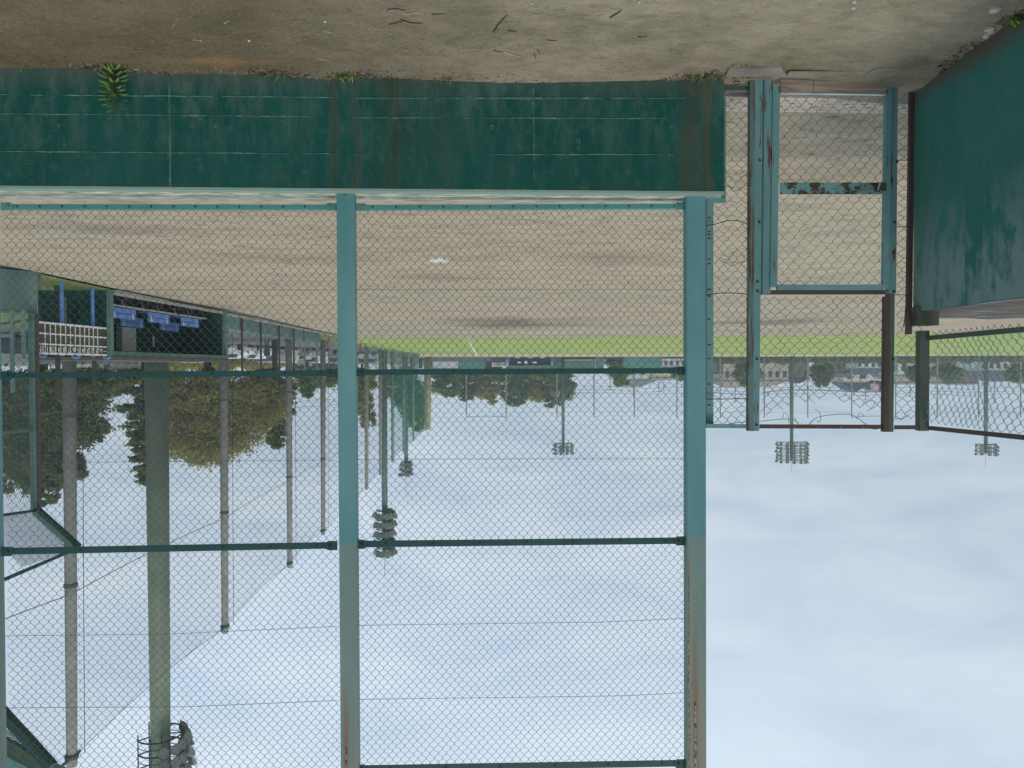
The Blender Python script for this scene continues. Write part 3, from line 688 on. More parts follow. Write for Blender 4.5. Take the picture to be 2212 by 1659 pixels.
for r_, mt, sd in ((.0028, m_wire_pale, 21),):
    m = MB(); z0 = Z2 + .16
    chain(m, (axp.x + dw.x * .02, axp.y + dw.y * .02, z0), dw, vz, 2.6, zt - z0 + .02, .085, .088, r_, .02, lambda a, b: (a, b, .05 * math.sin(b * 4.1 + .6) + .025 * math.sin(a * 5)), 4, None, sd)
    m.build('chain_link_mesh', mt, sf, kind='stuff')

# ------------------------------------------------------------------ side of the ground: wing fence, dugout, scoreboard
DXS = onZ(490, 668) - onZ(240, 622); DXS.z = 0; S = DXS.normalized()      # along the side line, away from the camera
Nn = Vector((S.y, -S.x, 0))                                               # pointing out of the field (+x)
m_greywall = simple('grey_green_concrete', A(92, 112, 104, 1.6), A(82, 100, 94, 1.6), 1.2, .9, .2)
m_palegreen = simple('pale_green_paint', A(96, 122, 116, 1.25), A(80, 106, 100, 1.25), 2, .7)
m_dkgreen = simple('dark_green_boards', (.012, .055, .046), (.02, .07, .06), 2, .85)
m_blue = simple('blue_plastic', (.09, .20, .50), (.12, .25, .55), 5, .5)
m_bluepole = simple('blue_paint', (.12, .30, .62), (.10, .24, .52), 5, .6)
m_white = simple('white_paint', (.8, .8, .77), (.74, .74, .7), 6, .6)
m_olive = simple('olive_board', (.075, .068, .035), (.09, .08, .045), 3, .8)
m_conc = simple('net_pole_concrete', A(138, 138, 132, 1.05), A(120, 121, 116, 1.05), 1.6, .9, .15)
m_boardwood = simple('pale_bench_plank', (.42, .40, .33), (.30, .28, .22), 4, .8)
w0 = onZ(-500, 535); wE = onZ(88, 590)
wing = thing('wing_wall', 'low grey green concrete wall at the far left of the field', 'wall', (wE.x, wE.y, 0))
k = MB(); a, b = Vector(w0), Vector(wE); a.z = b.z = .5; a += Nn * .2; b += Nn * .2; k.beam(a, b, .4, 1.04); k.build('wall_body', m_greywall, wing)
k = MB(); a.z = b.z = 1.045; k.beam(a, b, .46, .05); k.build('coping', m_edge, wing)
# backstop wing with its inward arms
wf = thing('wing_fence', 'tall backstop wing fence with inward leaning arms seen through the near mesh', 'fence', (wE.x, wE.y, 1))
P1 = atD(72, 672, 18.6); P1.z = 1.05; P2 = gnd(-60, 14.0, 1.05); P2 = Vector((P2.x, P2.y, 1.05))
H1 = 6.0
def post(p, h, w_, mat, nm='post'):
    m = MB(); q = Vector(p); m.beam(q, (q.x, q.y, h), w_, w_); m.build(nm, mat, wf)
post(P1, H1, .17, m_palegreen); m = MB(); q = P1 + Vector((-.11, -.05, 0)); m.beam(q, (q.x, q.y, H1), .05, .1); m.build('rusty_angle', m_rust, wf)
tip1 = atD(168, 1184, 18.3); top1 = Vector((P1.x, P1.y, H1)); m = MB(); m.beam(top1, tip1, .14, .2); m.build('arm', m_palegreen, wf)
m = MB(); m.beam(top1 + Vector((-.1, -.1, -.05)), tip1 + Vector((-.1, -.1, -.05)), .05, .12); m.build('arm', m_dkgreen, wf)
top2 = atD(-60, 1122, 15.0); tip2 = atD(-94, 1296, 14.0)
m = MB(); m.beam(tip1, tip2, .06, .06); m.build('rail', m_dkgreen, wf); m = MB(); m.beam(top1, top2, .06, .06); m.build('rail', m_dkgreen, wf)
for (ya, yb, w_) in ((935, 928, .08), (812, 812, .10), (700, 690, .05)):
    m = MB(); m.beam(atD(-60, ya + 8, 16.6), atD(72, yb, 18.6), .05, w_); m.build('rail', m_palegreen, wf)
for x_ in (27, 52):
    m = MB(); p = gnd(x_, 17.5, 1.05); m.beam(p, (p.x, p.y, 3.0 if x_ == 27 else 2.2), .07, .07); m.build('post', m_palegreen, wf)
m = MB(); u = (P2 - P1); L_ = 5.0; u = (atD(-60, 800, 16.0) - atD(72, 800, 18.6)); u.z = 0
chain(m, (P1.x, P1.y, 1.1), u.normalized(), vz, u.length + 1.5, H1 - 1.1, .11, .12, .0035, .01, None, 3, None, 31)
m.build('chain_link_mesh', m_wire, wf, kind='stuff')
m = MB(); u = tip1 - top1; v = (top2 - top1)
chain(m, top1, v.normalized(), u.normalized(), v.length, u.length, .09, .10, .0035, .0, None, 3, None, 33); m.build('chain_link_mesh', m_wire, wf, kind='stuff')
# near arm of the overhang, upper corner
oh = thing('overhang_arm', 'heavy dark green overhang arm with dense mesh crossing the frame corner beside the tall column', 'overhang', tuple(atD(-60, 1480, 8)))
m = MB(); m.beam(atD(-60, 1466, 8.2), atD(112, 1656, 7.9), .08, .10, (0, 1, 0)); m.build('arm', m_rail, oh)
m = MB(); m.beam(atD(-60, 1590, 8.6), atD(118, 1684, 8.3), .16, .26, (0, 1, 0)); m.build('lower_plate', m_teal_rusty, oh)
m = MB(); a, b = atD(-60, 1470, 8.3), atD(112, 1658, 8.2); c = atD(-60, 1590, 8.6); u = b - a; v = c - a
chain(m, a, u.normalized(), (v - u.normalized() * v.dot(u.normalized())).normalized(), u.length, .62, .045, .045, .004, .006, None, 3, lambda p, q: q < .64 * (1 - p / (u.length * 1.02)), 35)
m.build('chain_link_mesh', m_dark, oh, kind='stuff')

# scoreboard
fa_ = gnd(238.5, 23.0); ne_ = gnd(80, 19.5); ne_.z = fa_.z = 0; ex = (ne_ - fa_).normalized(); Lb = (ne_ - fa_).length; en = ex.cross(vz)
sb = thing('scoreboard', 'white framed line scoreboard with olive panels standing on blue posts', 'scoreboard', tuple(fa_))
def SP(u_, w_, z_): return fa_ + ex * u_ + en * w_ + vz * z_
ZB, ZTp = 1.20, 2.03
m = MB(); m.beam(SP(0, -.03, (ZB + ZTp) / 2), SP(Lb, -.03, (ZB + ZTp) / 2), .03, ZTp - ZB); m.build('back_panel', m_olive, sb)
cols = [0, .66]; 
for i in range(11): cols.append(cols[-1] + (Lb - .66 - .36) / 11)
cols.append(Lb); rows = [ZB, ZB + .285, ZB + .57, ZTp - .01]
for i, u_ in enumerate(cols):
    m = MB(); m.beam(SP(u_, -.008, ZB), SP(u_, -.008, ZTp), .032, .010, en); m.build('frame_bar', m_white, sb)
for i, z_ in enumerate(rows):
    m = MB(); m.beam(SP(-.06 if i == 0 else 0, .002, z_), SP(Lb, .002, z_), .010, .058 if i in (0, 3) else .042); m.build('frame_bar', m_white, sb)
def text(s_, M, size, mat, parent, name='lettering'):
    cu = bpy.data.curves.new(name, 'FONT'); cu.body = s_; cu.size = size; cu.align_x = 'CENTER'; cu.align_y = 'CENTER'; cu.extrude = .004
    tmp = bpy.data.objects.new('tmp', cu); C.objects.link(tmp); dg = bpy.context.evaluated_depsgraph_get()
    me = bpy.data.meshes.new_from_object(tmp.evaluated_get(dg)); bpy.data.objects.remove(tmp); me.name = name
    me.materials.clear(); me.materials.append(mat)
    off = OFF.get(parent.name, Vector()); me.transform(Matrix.Translation(-off) @ M)
    o = bpy.data.objects.new(name, me); C.objects.link(o); o.parent = parent; return o
heads = ['チーム'] + [str(i) for i in range(1, 12)] + ['計']
for i, s_ in enumerate(heads):
    c = SP((cols[i] + cols[i + 1]) / 2, .012, (rows[2] + rows[3]) / 2)
    M = Matrix(((ex.x, vz.x, en.x, c.x), (ex.y, vz.y, en.y, c.y), (ex.z, vz.z, en.z, c.z), (0, 0, 0, 1)))
    text(s_, M, .22 if i else .19, m_white, sb)
for u_ in (.75, 2.25):
    m = MB(); m.tube([SP(u_, -.10, 0), SP(u_, -.10, ZTp + .05)], .05, 8); m.build('post', m_bluepole, sb)
for u_ in (.2, 1.8, 3.3):
    m = MB(); m.tube([SP(u_, -.1, ZTp - .02), SP(u_, -.06, ZTp + .07), SP(u_, .06, ZTp + .09), SP(u_, .12, ZTp + .04)], .035, 6); m.build('hood_bracket', m_bluepole, sb)
m = MB(); m.beam(SP(Lb + .09, -.03, ZB), SP(Lb + .09, -.03, ZTp), .14, .05, en); m.build('end_board', m_bluepole, sb)
# rusty posts and grey panels behind the scoreboard
for (x_, D_, zt_, lab) in ((224 / 1.0 * 0 + 224 * .98, 23.4, 2.9, None),):
    pass
for (x_, D_, h_, lab) in ((131, 21.6, 3.3, 'rusty steel post standing behind the near part of the scoreboard'), (347 / 1.0 * 0 + 207, 24.0, 3.2, 'rusty steel post beside the grey boards behind the scoreboard')):
    m = MB(); p = gnd(x_ - 6 + (3 if x_ > 150 else 0), D_); m.beam(p, (p.x, p.y, h_), .10, .10); m.build('rusty_post', m_rust, label=lab, cat='post')
# dark green board fence linking the wing wall and the dugout
bf = thing('board_fence', 'dark green board fence between the low wall and the dugout', 'fence', tuple(gnd(170, 23.5)))
a, b = gnd(88, 20.6), gnd(236, 25.2); n = 9
for i in range(n):
    p, q = a + (b - a) * (i / n), a + (b - a) * ((i + .96) / n); p.z = q.z = 1.0; m = MB(); m.beam(p, q, .05, 1.35 + .02 * (i % 3)); m.build('board', m_dkgreen if i % 4 != 2 else m_greywall, bf)
# grey corrugated sheet fence further back
cf = thing('sheet_fence', 'long grey corrugated sheet fence behind the scoreboard', 'fence', tuple(gnd(150, 40)))
a, b = gnd(70, 38), gnd(300, 47); m_sheet = simple('grey_sheet', A(120, 128, 126, 1.2), A(100, 108, 108, 1.2), .6, .8)
for i in range(18):
    p, q = a + (b - a) * (i / 18), a + (b - a) * ((i + .97) / 18); p.z = q.z = 1.15; m = MB(); m.beam(p, q, .05, 2.0 + .06 * (i % 2)); m.build('sheet', m_sheet, cf)

# dugout
d0 = onZ(237, 626); d1 = onZ(487, 672); d0.z = d1.z = 0; Ld = (d1 - d0).length; e1 = (d1 - d0).normalized(); e2 = Vector((e1.y, -e1.x, 0))
dg_ = thing('dugout', 'open fronted green dugout with dark interior beside the scoreboard', 'dugout', tuple(d0))
def DP(u_, w_, z_): return d0 + e1 * u_ + e2 * w_ + vz * z_
ZR = 2.06
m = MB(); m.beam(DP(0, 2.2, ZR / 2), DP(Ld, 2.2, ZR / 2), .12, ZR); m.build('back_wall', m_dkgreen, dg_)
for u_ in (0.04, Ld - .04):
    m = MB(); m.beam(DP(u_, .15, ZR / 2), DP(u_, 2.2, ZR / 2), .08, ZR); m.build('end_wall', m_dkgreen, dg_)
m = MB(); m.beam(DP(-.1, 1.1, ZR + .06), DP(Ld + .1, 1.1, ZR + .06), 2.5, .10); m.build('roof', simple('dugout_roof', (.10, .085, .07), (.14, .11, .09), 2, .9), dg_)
m = MB(); m.beam(DP(-.1, .0, ZR - .08), DP(Ld + .1, .0, ZR - .08), .12, .17); m.build('front_beam', m_palegreen, dg_)
for u_ in (0.0, Ld):
    m = MB(); m.beam(DP(u_, 0, 0), DP(u_, 0, ZR - .165), .17, .12, e2); m.build('post', m_palegreen, dg_)
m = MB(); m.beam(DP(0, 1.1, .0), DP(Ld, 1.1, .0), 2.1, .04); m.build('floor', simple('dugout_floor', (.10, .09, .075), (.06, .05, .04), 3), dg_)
m = MB(); m.beam(DP(.1, .12, .05), DP(Ld - .1, .12, .05), .12, .12); m.build('step', m_boardwood, dg_)
# benches
def bench_proto():
    r_ = thing('blue_bench', 'x', 'bench'); local(r_)
    for i, (y_, z_, ang) in enumerate(((.30, .60, 0), (.30, .42, 0))):
        m = MB(); m.box((0, y_, z_), (1.5, .03, .155)); m.build('back_slat', m_blue, r_)
    m = MB(); m.box((0, .08, .33), (1.5, .34, .03)); m.build('seat', m_blue, r_)
    for x_ in (-.55, .55):
        m = MB(); m.tube([(x_, -.05, 0), (x_, .05, .30), (x_, .28, .34), (x_, .33, .66)], .022, 6); m.build('leg', m_white, r_)
    return r_
ang = math.atan2(e1.y, e1.x)
bp = bench_proto()
spots = [(1.2, .55, 'blue slatted bench at the near end of the dugout, front row'), (3.5, .55, 'blue slatted bench in the middle of the dugout front row'), (5.9, .55, 'blue slatted bench at the far end of the dugout front row'),
         (3.1, 1.3, 'blue bench in the dugout back row nearest the grey cabinet'), (5.8, 1.3, 'blue bench in the dugout back row below the dark corner')]
for i, (u_, w_, lab) in enumerate(spots):
    o = bp if i == 0 else copy_tree(bp); o.location = DP(min(u_, Ld - .8), w_, .14 if w_ < 1 else .30); o.rotation_euler.z = ang; o['label'] = lab; o['group'] = 'blue benches in the dugout'
tp = thing('plank_table', 'x', 'bench'); local(tp)
m = MB(); m.box((0, 0, .40), (2.5, .30, .04)); m.build('plank', m_boardwood, tp)
for x_ in (-1.0, 0, 1.0):
    m = MB(); m.tube([(x_, -.12, 0), (x_, -.1, .38)], .02, 5); m.tube([(x_, .12, 0), (x_, .1, .38)], .02, 5); m.build('leg', m_rust, tp)
for i, (u_, lab) in enumerate(((1.25, 'pale plank bench at the near end along the dugout step'), (3.6, 'pale plank bench in the middle along the dugout step'), (5.9, 'pale plank bench at the far end along the dugout step'))):
    o = tp if i == 0 else copy_tree(tp); o.location = DP(min(u_, Ld - 1.3), .30, .02); o.rotation_euler.z = ang; o['label'] = lab; o['group'] = 'plank benches along the dugout step'
m = MB(); c = DP(4.5, 1.98, 1.35); m.box(c, (.95, .22, .88), ang); m.build('wall_cabinet', simple('grey_cabinet', (.62, .61, .58), (.52, .52, .50), 3, .6, stretch=(4, 4, 1)), label='grey metal cabinet hung on the dugout back wall', cat='cabinet')
m = MB(); c = DP(6.7, 2.10, 1.35); m.box(c, (.10, .03, .42), ang); m.build('notice_strip', m_white, label='narrow white strip on the dugout back wall', cat='sign')
# low barrier wall and rail posts past the dugout
bw = thing('barrier_wall', 'low grey green concrete wall running on past the dugout', 'wall', tuple(onZ(495, 675)))
a, b = onZ(497, 676), onZ(700, 720); a += Nn * .4; b += Nn * .4; a.z = b.z = .3; m = MB(); m.beam(a, b, .3, .75); m.build('wall_body', m_greywall, bw)
fp = thing('side_line_fence', 'line of rusty and green posts with chain link beside the car park', 'fence', tuple(onZ(600, 700)))
pl_ = [(545, 683), (584, 692), (622, 700), (652, 706), (675, 712), (700, 718), (725, 723), (745, 728), (771, 734), (800, 741), (822, 746), (840, 750), (856, 753), (872, 757), (886, 760), (898, 762), (908, 765)]
prev = None
for i, (x_, y_) in enumerate(pl_):
    p = onZ(x_, y_); p += Nn * .5; p.z = 0
    m = MB(); hgt = 2.9 if i > 3 else 2.6; m.beam(p, (p.x, p.y, hgt), .09, .09); m.build('post', m_rust if i < 4 else m_palegreen, fp)
    if prev is not None:
        u = p - prev; m = MB(); chain(m, (prev.x, prev.y, .05), u.normalized(), vz, u.length, hgt - .1, .40, .44, .005, 0, None, 3, None, i); m.build('chain_link_mesh', m_wire_old, fp, kind='stuff')
        m = MB(); m.beam((prev.x, prev.y, hgt), (p.x, p.y, hgt), .05, .05); m.build('rail', m_palegreen, fp)
    prev = p

# ------------------------------------------------------------------ tall net along the side
def net_mat(name, col, alpha):
    m = bpy.data.materials.new(name); m.use_nodes = True; t_ = m.node_tree; t_.nodes.clear()
    o = N(t_, 'ShaderNodeOutputMaterial'); mx_ = N(t_, 'ShaderNodeMixShader'); tr = N(t_, 'ShaderNodeBsdfTransparent'); df = N(t_, 'ShaderNodeBsdfDiffuse'); tl = N(t_, 'ShaderNodeBsdfTranslucent'); ms = N(t_, 'ShaderNodeMixShader')
    df.inputs[0].default_value = rgba(col); tl.inputs[0].default_value = rgba(col); ms.inputs[0].default_value = .5
    t_.links.new(df.outputs[0], ms.inputs[1]); t_.links.new(tl.outputs[0], ms.inputs[2])
    g = N(t_, 'ShaderNodeNewGeometry'); n = N(t_, 'ShaderNodeTexNoise'); n.inputs['Scale'].default_value = .5; n.inputs['Detail'].default_value = 4; t_.links.new(g.outputs['Position'], n.inputs['Vector'])
    r_ = N(t_, 'ShaderNodeMapRange'); r_.inputs['To Min'].default_value = alpha * .8; r_.inputs['To Max'].default_value = alpha * 1.2; t_.links.new(n.outputs[0], r_.inputs['Value'])
    t_.links.new(r_.outputs[0], mx_.inputs[0]); t_.links.new(tr.outputs[0], mx_.inputs[1]); t_.links.new(ms.outputs[0], mx_.inputs[2]); t_.links.new(mx_.outputs[0], o.inputs[0])
    return m
m_net = net_mat('white_fine_net', (.15, .16, .17), .16); m_netg = net_mat('green_fine_net', (.05, .26, .17), .38)
HN = 14.0 + 2.45
def npole(x_top, y_top, D): p = atD(x_top, y_top, D); return p
poles = [(-420, None, 17.8), (155, 1640, 0), (486, 1357, 0), (626, 1219, 0), (698, 1148, 0), (760, 1090, 0), (792, 1053, 0), (822, 1022, 0), (848, 995, 0), (872, 972, 0), (893, 950, 0), (924, 926, 0)]
NG = 'tall poles carrying the side net'
names = ['', 'nearest grey concrete net pole, widest of the row', 'second nearest concrete net pole, left of the tall green light pole in the net row', 'third concrete net pole along the side net', 'fourth concrete net pole along the side net, next to the near column',
         'fifth net pole hidden behind the central column', 'thin net pole just past the central column', 'thin net pole beside the light tower past the central column', 'first pole of the green net', 'middle pole of the green net', 'slim pole near the end of the green net', 'olive end pole at the corner of the green net']
tops = []
for i, (x_, y_, D_) in enumerate(poles):
    if y_ is None: p = gnd(-420, 17.8); tops.append(Vector((p.x, p.y, HN))); continue
    yh = 794 - .0045 * (x_ - 1106); D_ = 14.0 * F_PX / (y_ - yh)
    p = atD(x_, y_, D_); lean = 0; b = gnd(x_ - (4 if i == 1 else 2 if i < 4 else 0), D_)
    r0 = .21 if i < 5 else .24
    if i == 11: r0 = .8
    m = MB(); m.tube([(b.x, b.y, -.2), (b.x + (p.x - b.x) * .5, b.y + (p.y - b.y) * .5, p.z * .5), (p.x, p.y, p.z + .25)], r0 * 1.12, 10, r0 * .85)
    o = thing('net_pole', names[i], 'pole', (b.x, b.y, 0), NG)
    m.build('pole_shaft', m_conc if i < 8 else (m_palegreen if i < 11 else simple('olive_pole', (.34, .32, .17), (.26, .25, .13), 1)), o, smooth=True)
    if i < 5:
        for z_ in (p.z * .25, p.z * .62, p.z - .1):
            k = MB(); q = b + (p - b) * (z_ / p.z); q.z = z_; k.tube([q - vz * .06, q + vz * .06], r0 * 1.12, 10); k.build('clamp_band', m_oldgreen, o)
        k = MB(); q = p + Vector((0, 0, -.05)); k.beam(q - S * .5, q + S * .5, .06, .10); k.build('top_bracket', m_oldgreen, o)
        k = MB(); k.tube([Vector((b.x, b.y, .5)) + Vector((-.45, 0, 0)), (p + Vector((-.45, 0, -.2)))], .012, 4); k.build('guy_line', m_dark, o)
    tops.append(p)
def net(name, ia, ib, mat, lab, zl=0.3):
    o = MB()
    for i in range(ia, ib):
        a, b = tops[i], tops[i + 1]; n = 10
        for j in range(n):
            for kz in range(8):
                def Q(t_, h_):
                    q = a + (b - a) * t_; sag_ = .3 * 4 * t_ * (1 - t_) * (.6 if i > 4 else 1); zt_ = q.z - sag_
                    q2 = q + Nn * (.05 + .25 * math.sin(t_ * 3.14) * math.sin(h_ * 3.14)); q2.z = zl + (zt_ - zl) * h_; return q2
                o.quad(Q(j / n, kz / 8), Q((j + 1) / n, kz / 8), Q((j + 1) / n, (kz + 1) / 8), Q(j / n, (kz + 1) / 8))
    nt_ = thing(name, lab, 'net', tuple(Vector((tops[ia + 1].x, tops[ia + 1].y, 0))))
    o.build('net_sheet', mat, nt_, smooth=True)
    for i in range(ia, ib):
        a, b = tops[i], tops[i + 1]
        m = MB(); m.tube([a + (b - a) * (j / 10) - vz * (.3 * 4 * (j / 10) * (1 - j / 10) * (.6 if i > 4 else 1)) for j in range(11)], .018, 4); m.build('top_cable', m_wire_old, nt_)
        if i < 5:
            for fz in (.64,):
                m = MB(); m.tube([Vector(((a + (b - a) * (j / 10)).x, (a + (b - a) * (j / 10)).y, HN * fz - .12 * 4 * (j / 10) * (1 - j / 10))) for j in range(11)], .018, 4); m.build('middle_cable', m_wire_old, nt_)
net('side_net', 0, 8, m_net, 'tall pale translucent net hung between the concrete poles', 3.0)
net('green_net', 8, 11, m_netg, 'green net panel at the far end of the pale side net', 1.5)
net('pale_end_net', 7, 8, m_netg, 'short green tinted net panel beside the light tower', 1.5) if False else None

# ------------------------------------------------------------------ light towers
m_tower = simple('green_tower_paint', A(88, 110, 104, 1.15), A(76, 98, 92, 1.15), .8, .6)
m_towerpale = simple('pale_green_tower_paint', A(114, 126, 102, 1.1), A(96, 110, 90, 1.1), .5, .55)
m_lamp = simple('lamp_housing', (.20, .215, .21), (.27, .28, .27), 3, .5); m_glass = simple('lamp_glass', (.26, .28, .26), (.20, .22, .21), 2, .25, spec=.5)
m_steel = simple('dark_platform_steel', (.025, .035, .035), (.045, .05, .05), 2, .7)
lm = MB(); nS = 10
ring = lambda r_, y_: [(r_ * math.cos(2 * math.pi * i / nS), y_, r_ * math.sin(2 * math.pi * i / nS)) for i in range(nS)]
lm.add(ring(.12, .42) + ring(.30, .18) + ring(.36, 0.0), [(i, (i + 1) % nS, nS + (i + 1) % nS, nS + i) for i in range(nS)] + [(nS + i, nS + (i + 1) % nS, 2 * nS + (i + 1) % nS, 2 * nS + i) for i in range(nS)] + [tuple(range(nS))])
lm.mi = 1; lm.add(ring(.34, .02), [tuple(range(nS))])
lamp_me = lm.mesh('lamp', [m_lamp, m_glass], smooth=False)
def tower(x_, D_, zhead0, zhead1, rad, rows_, cols_, r0, r1, lab, mat, face, rod=3.0, arc=200, scale=1.0, larc=None):
    larc = larc or arc
    b = gnd(x_, D_); o = thing('light_tower', lab, 'floodlight', (b.x, b.y, 0), 'floodlight towers round the ground')
    m = MB(); m.tube([(b.x, b.y, -.3), (b.x, b.y, zhead1 - .6)], r0, 16, r1); m.build('pole', mat, o, smooth=True)
    hh = (zhead1 - zhead0) / rows_
    for r_ in range(rows_):
        z_ = zhead0 + hh * r_; m = MB(); n = 26
        pts = [Vector((b.x + rad * math.cos(face + R(arc) * (i / n - .5)), b.y + rad * .55 * math.sin(face + R(arc) * (i / n - .5)) if False else b.y + rad * math.sin(face + R(arc) * (i / n - .5)), z_)) for i in range(n + 1)]
        m.tube(pts, .06 * scale, 4)
        for q in (pts[0], pts[n // 4], pts[n // 2], pts[3 * n // 4], pts[-1]): m.beam((b.x, b.y, z_), q, .07 * scale, .06 * scale)
        m.tube([p + vz * .5 * hh for p in pts], .03 * scale, 4)
        m.build('platform_ring', m_steel, o)
        for c_ in range(cols_):
            a_ = face + R(larc) * ((c_ + .5) / cols_ - .5); l = bpy.data.objects.new('lamp', lamp_me); C.objects.link(l); l.parent = o
            l.location = ((rad + .35) * math.cos(a_), (rad + .35) * math.sin(a_), z_ + hh * .45)
            l.rotation_euler = (R(28 + rnd.uniform(-8, 8)), 0, a_ + R(90 + rnd.uniform(-12, 12))); l.scale = (scale,) * 3; l.location += Vector((0, 0, rnd.uniform(-.12, .12) * hh)) + Vector((math.cos(a_), math.sin(a_), 0)) * rnd.uniform(-.1, .2)
    m = MB()
    for i in range(7):
        a_ = face + R(arc) * (i / 6 - .5); q = Vector((b.x + rad * math.cos(a_), b.y + rad * math.sin(a_), 0)); m.beam((q.x, q.y, zhead0 - .3), (q.x, q.y, zhead1 - hh * .3), .06 * scale, .06 * scale)
    m.build('platform_frame', m_steel, o)
    if rod: m = MB(); m.tube([(b.x, b.y, zhead1 - .6), (b.x + .05, b.y, zhead1 + rod)], .035 * scale * .7, 4); m.build('lightning_rod', m_steel, o)
FB = YAW + R(-90)
def ztop(y_, D_, x_): return CAM.z + (y_ - (794 - .0045 * (x_ - 1106))) / F_PX * D_
for (x_, D_, y0_, y1_, wpx, rw, cl, r0, lab, mt, face, rod, arc, s_) in [
    (1710, 186, 955, 1000, 62, 6, 8, .46, 'far floodlight tower rising above the gate with six rows of lamps', m_tower, FB, 2.6, 190, 1.25),
    (1216, 188, 958, 983, 38, 3, 6, .42, 'far floodlight tower seen in the right part of the chain link bay', m_tower, FB, 2.2, 200, 1.25),
    (2130, 190, 960, 985, 40, 3, 6, .50, 'far floodlight tower above the fence panel on the side wall', m_tower, FB, 3, 200, 1.25),
    (829, 104, 1103, 1204, 34, 5, 9, .44, 'floodlight tower just right of the central column, head crossing the upper rail', m_tower, FB + R(-50), 2.8, 260, 1.35),
    (876, 168, 998, 1030, 21, 3, 8, .50, 'floodlight tower standing at the green net', m_tower, FB + R(-40), 5, 250, 1.3),
    (338, 38, 1590, 1740, 92, 5, 7, .54, 'nearest floodlight tower with thick pale green pole behind the dugout', m_towerpale, FB + R(-95), 0, 280, .78)]:
    tower(x_, D_, ztop(y0_, D_, x_), ztop(y1_, D_, x_), wpx / 2 / F_PX * D_, rw, cl, r0 * 1.08, r0 * .88 if D_ > 50 else r0 * .86, lab, mt, face, rod, arc, s_, None if D_ > 50 else 150)

# ------------------------------------------------------------------ outfield net poles
OG = 'thin net poles along the outfield'
ox = [1007, 1093, 1203, 1283, 1370, 1462, 1556, 1651, 1745, 1840, 1935, 2025, 2114, 2205]
for i, x_ in enumerate(ox):
    b = gnd(x_, 196); z_ = ztop(903 + (0 if x_ < 1500 else 0), 196, x_); m = MB(); m.tube([(b.x, b.y, 0), (b.x, b.y, z_)], .20, 6, .16)
    where = ['beside the white panel left in the bay', 'beside the far scoreboard', 'left of the light tower in the bay', 'between the green panels', 'in front of the gabled roof', 'by the yellow house', 'over the left edge of the beige warehouse', 'over the right part of the beige warehouse', 'left of the round tree behind the gate', 'over the house with brown windows',
             'behind the right gate post', 'first past the footing post', 'left of the rightmost light tower', 'rightmost in the frame'][i]
    m.build('net_pole', simple('thin_pole_grey', (.30, .30, .29), (.25, .25, .25), 1) if i == 0 else bpy.data.materials['thin_pole_grey'], label='thin outfield net pole ' + where, cat='pole', group=OG)
cab = thing('outfield_cable', 'thin cable strung between the tops of the outfield net poles', 'cable', tuple(gnd(1500, 196)))
for i in range(len(ox) - 1):
    a, b = gnd(ox[i], 196), gnd(ox[i + 1], 196); a.z = b.z = ztop(902 if i in (0, 9) else 893, 196, ox[i]); m = MB(); m.tube([a + (b - a) * t_ / 6 - vz * (.3 * 4 * (t_ / 6) * (1 - t_ / 6)) for t_ in range(7)], .06 if i in (0, 9) else .02, 4); m.build('cable', m_steel, cab)

# ------------------------------------------------------------------ far end of the ground
DF = 190
def slab(name, x0_, x1_, y0_, y1_, D_, mat, thick=.3, parent=None, **kw):
    a, b = gnd(x0_, D_), gnd(x1_, D_); z0_, z1_ = ztop(y0_, D_, (x0_ + x1_) / 2), ztop(y1_, D_, (x0_ + x1_) / 2)
    a.z = b.z = (z0_ + z1_) / 2; m = MB(); m.beam(a, b, thick, z1_ - z0_); return m.build(name, mat, parent, **kw)
m_tg = simple('turquoise_panel', A(88, 142, 126, 1.05), A(78, 130, 114, 1.05), .3, .7)
m_tg2 = simple('turquoise_panel_dull', A(96, 128, 120, 1.0), A(84, 116, 108, 1.0), .3, .7)
m_dkf = simple('dark_far_fence', (.05, .075, .07), (.08, .10, .09), .5, .9)
m_dust = simple('grey_blue_base', A(100, 116, 118, 1.2), A(90, 104, 104, 1.2), .3, .9)
slab('outfield_wall', 908, 1065, 770, 781, DF, m_dust, label='low grey outfield wall left of the far scoreboard', cat='wall')
slab('outfield_board', 936, 990, 781.5, 796, DF + 1, simple('white_far_panel', (.62, .64, .66), (.5, .53, .55), .5), label='white screen panel on the outfield wall', cat='panel')
slab('outfield_board', 992, 1048, 781.5, 797, DF + 1, m_tg, label='bright turquoise panel between the white screen and the far scoreboard', cat='panel')
slab('outfield_board', 1049, 1063, 782, 797, DF + 1, simple('brown_panel', (.06, .045, .04), (.05, .04, .035), 1), label='narrow dark brown panel left of the far scoreboard', cat='panel')
slab('gate_hut', 905, 912, 771, 796, DF - 6, m_dkf, 1.0, label='dark narrow hut at the corner of the outfield fence', cat='hut')
fsb = thing('far_scoreboard', 'small white far scoreboard with dots beside the far dugout', 'scoreboard', tuple(gnd(1080, DF)))
slab('board_face', 1063, 1097, 784, 792.5, DF - 1, m_white, .2, fsb); slab('board_base', 1066, 1092, 772, 783, DF - 1, m_dkf, .2, fsb)
for i in range(14):
    for j in range(2): slab('score_dot', 1065.5 + i * 2.15, 1066.8 + i * 2.15, 785.6 + j * 3.2, 787.4 + j * 3.2, DF - 1.2, m_dark, .05, fsb)
fd = thing('far_dugout', 'far dugout with a dark opening on the other side of the ground', 'dugout', tuple(gnd(1140, DF)))
slab('opening', 1100, 1190, 771, 789.5, DF, simple('painted_dugout_shade', (.012, .025, .035), (.02, .03, .04), 1), .3, fd)  # solid slab, the shade inside the dugout is painted as its dark colour
slab('fascia', 1097, 1193, 790, 797, DF - .5, m_tg2, .6, fd)
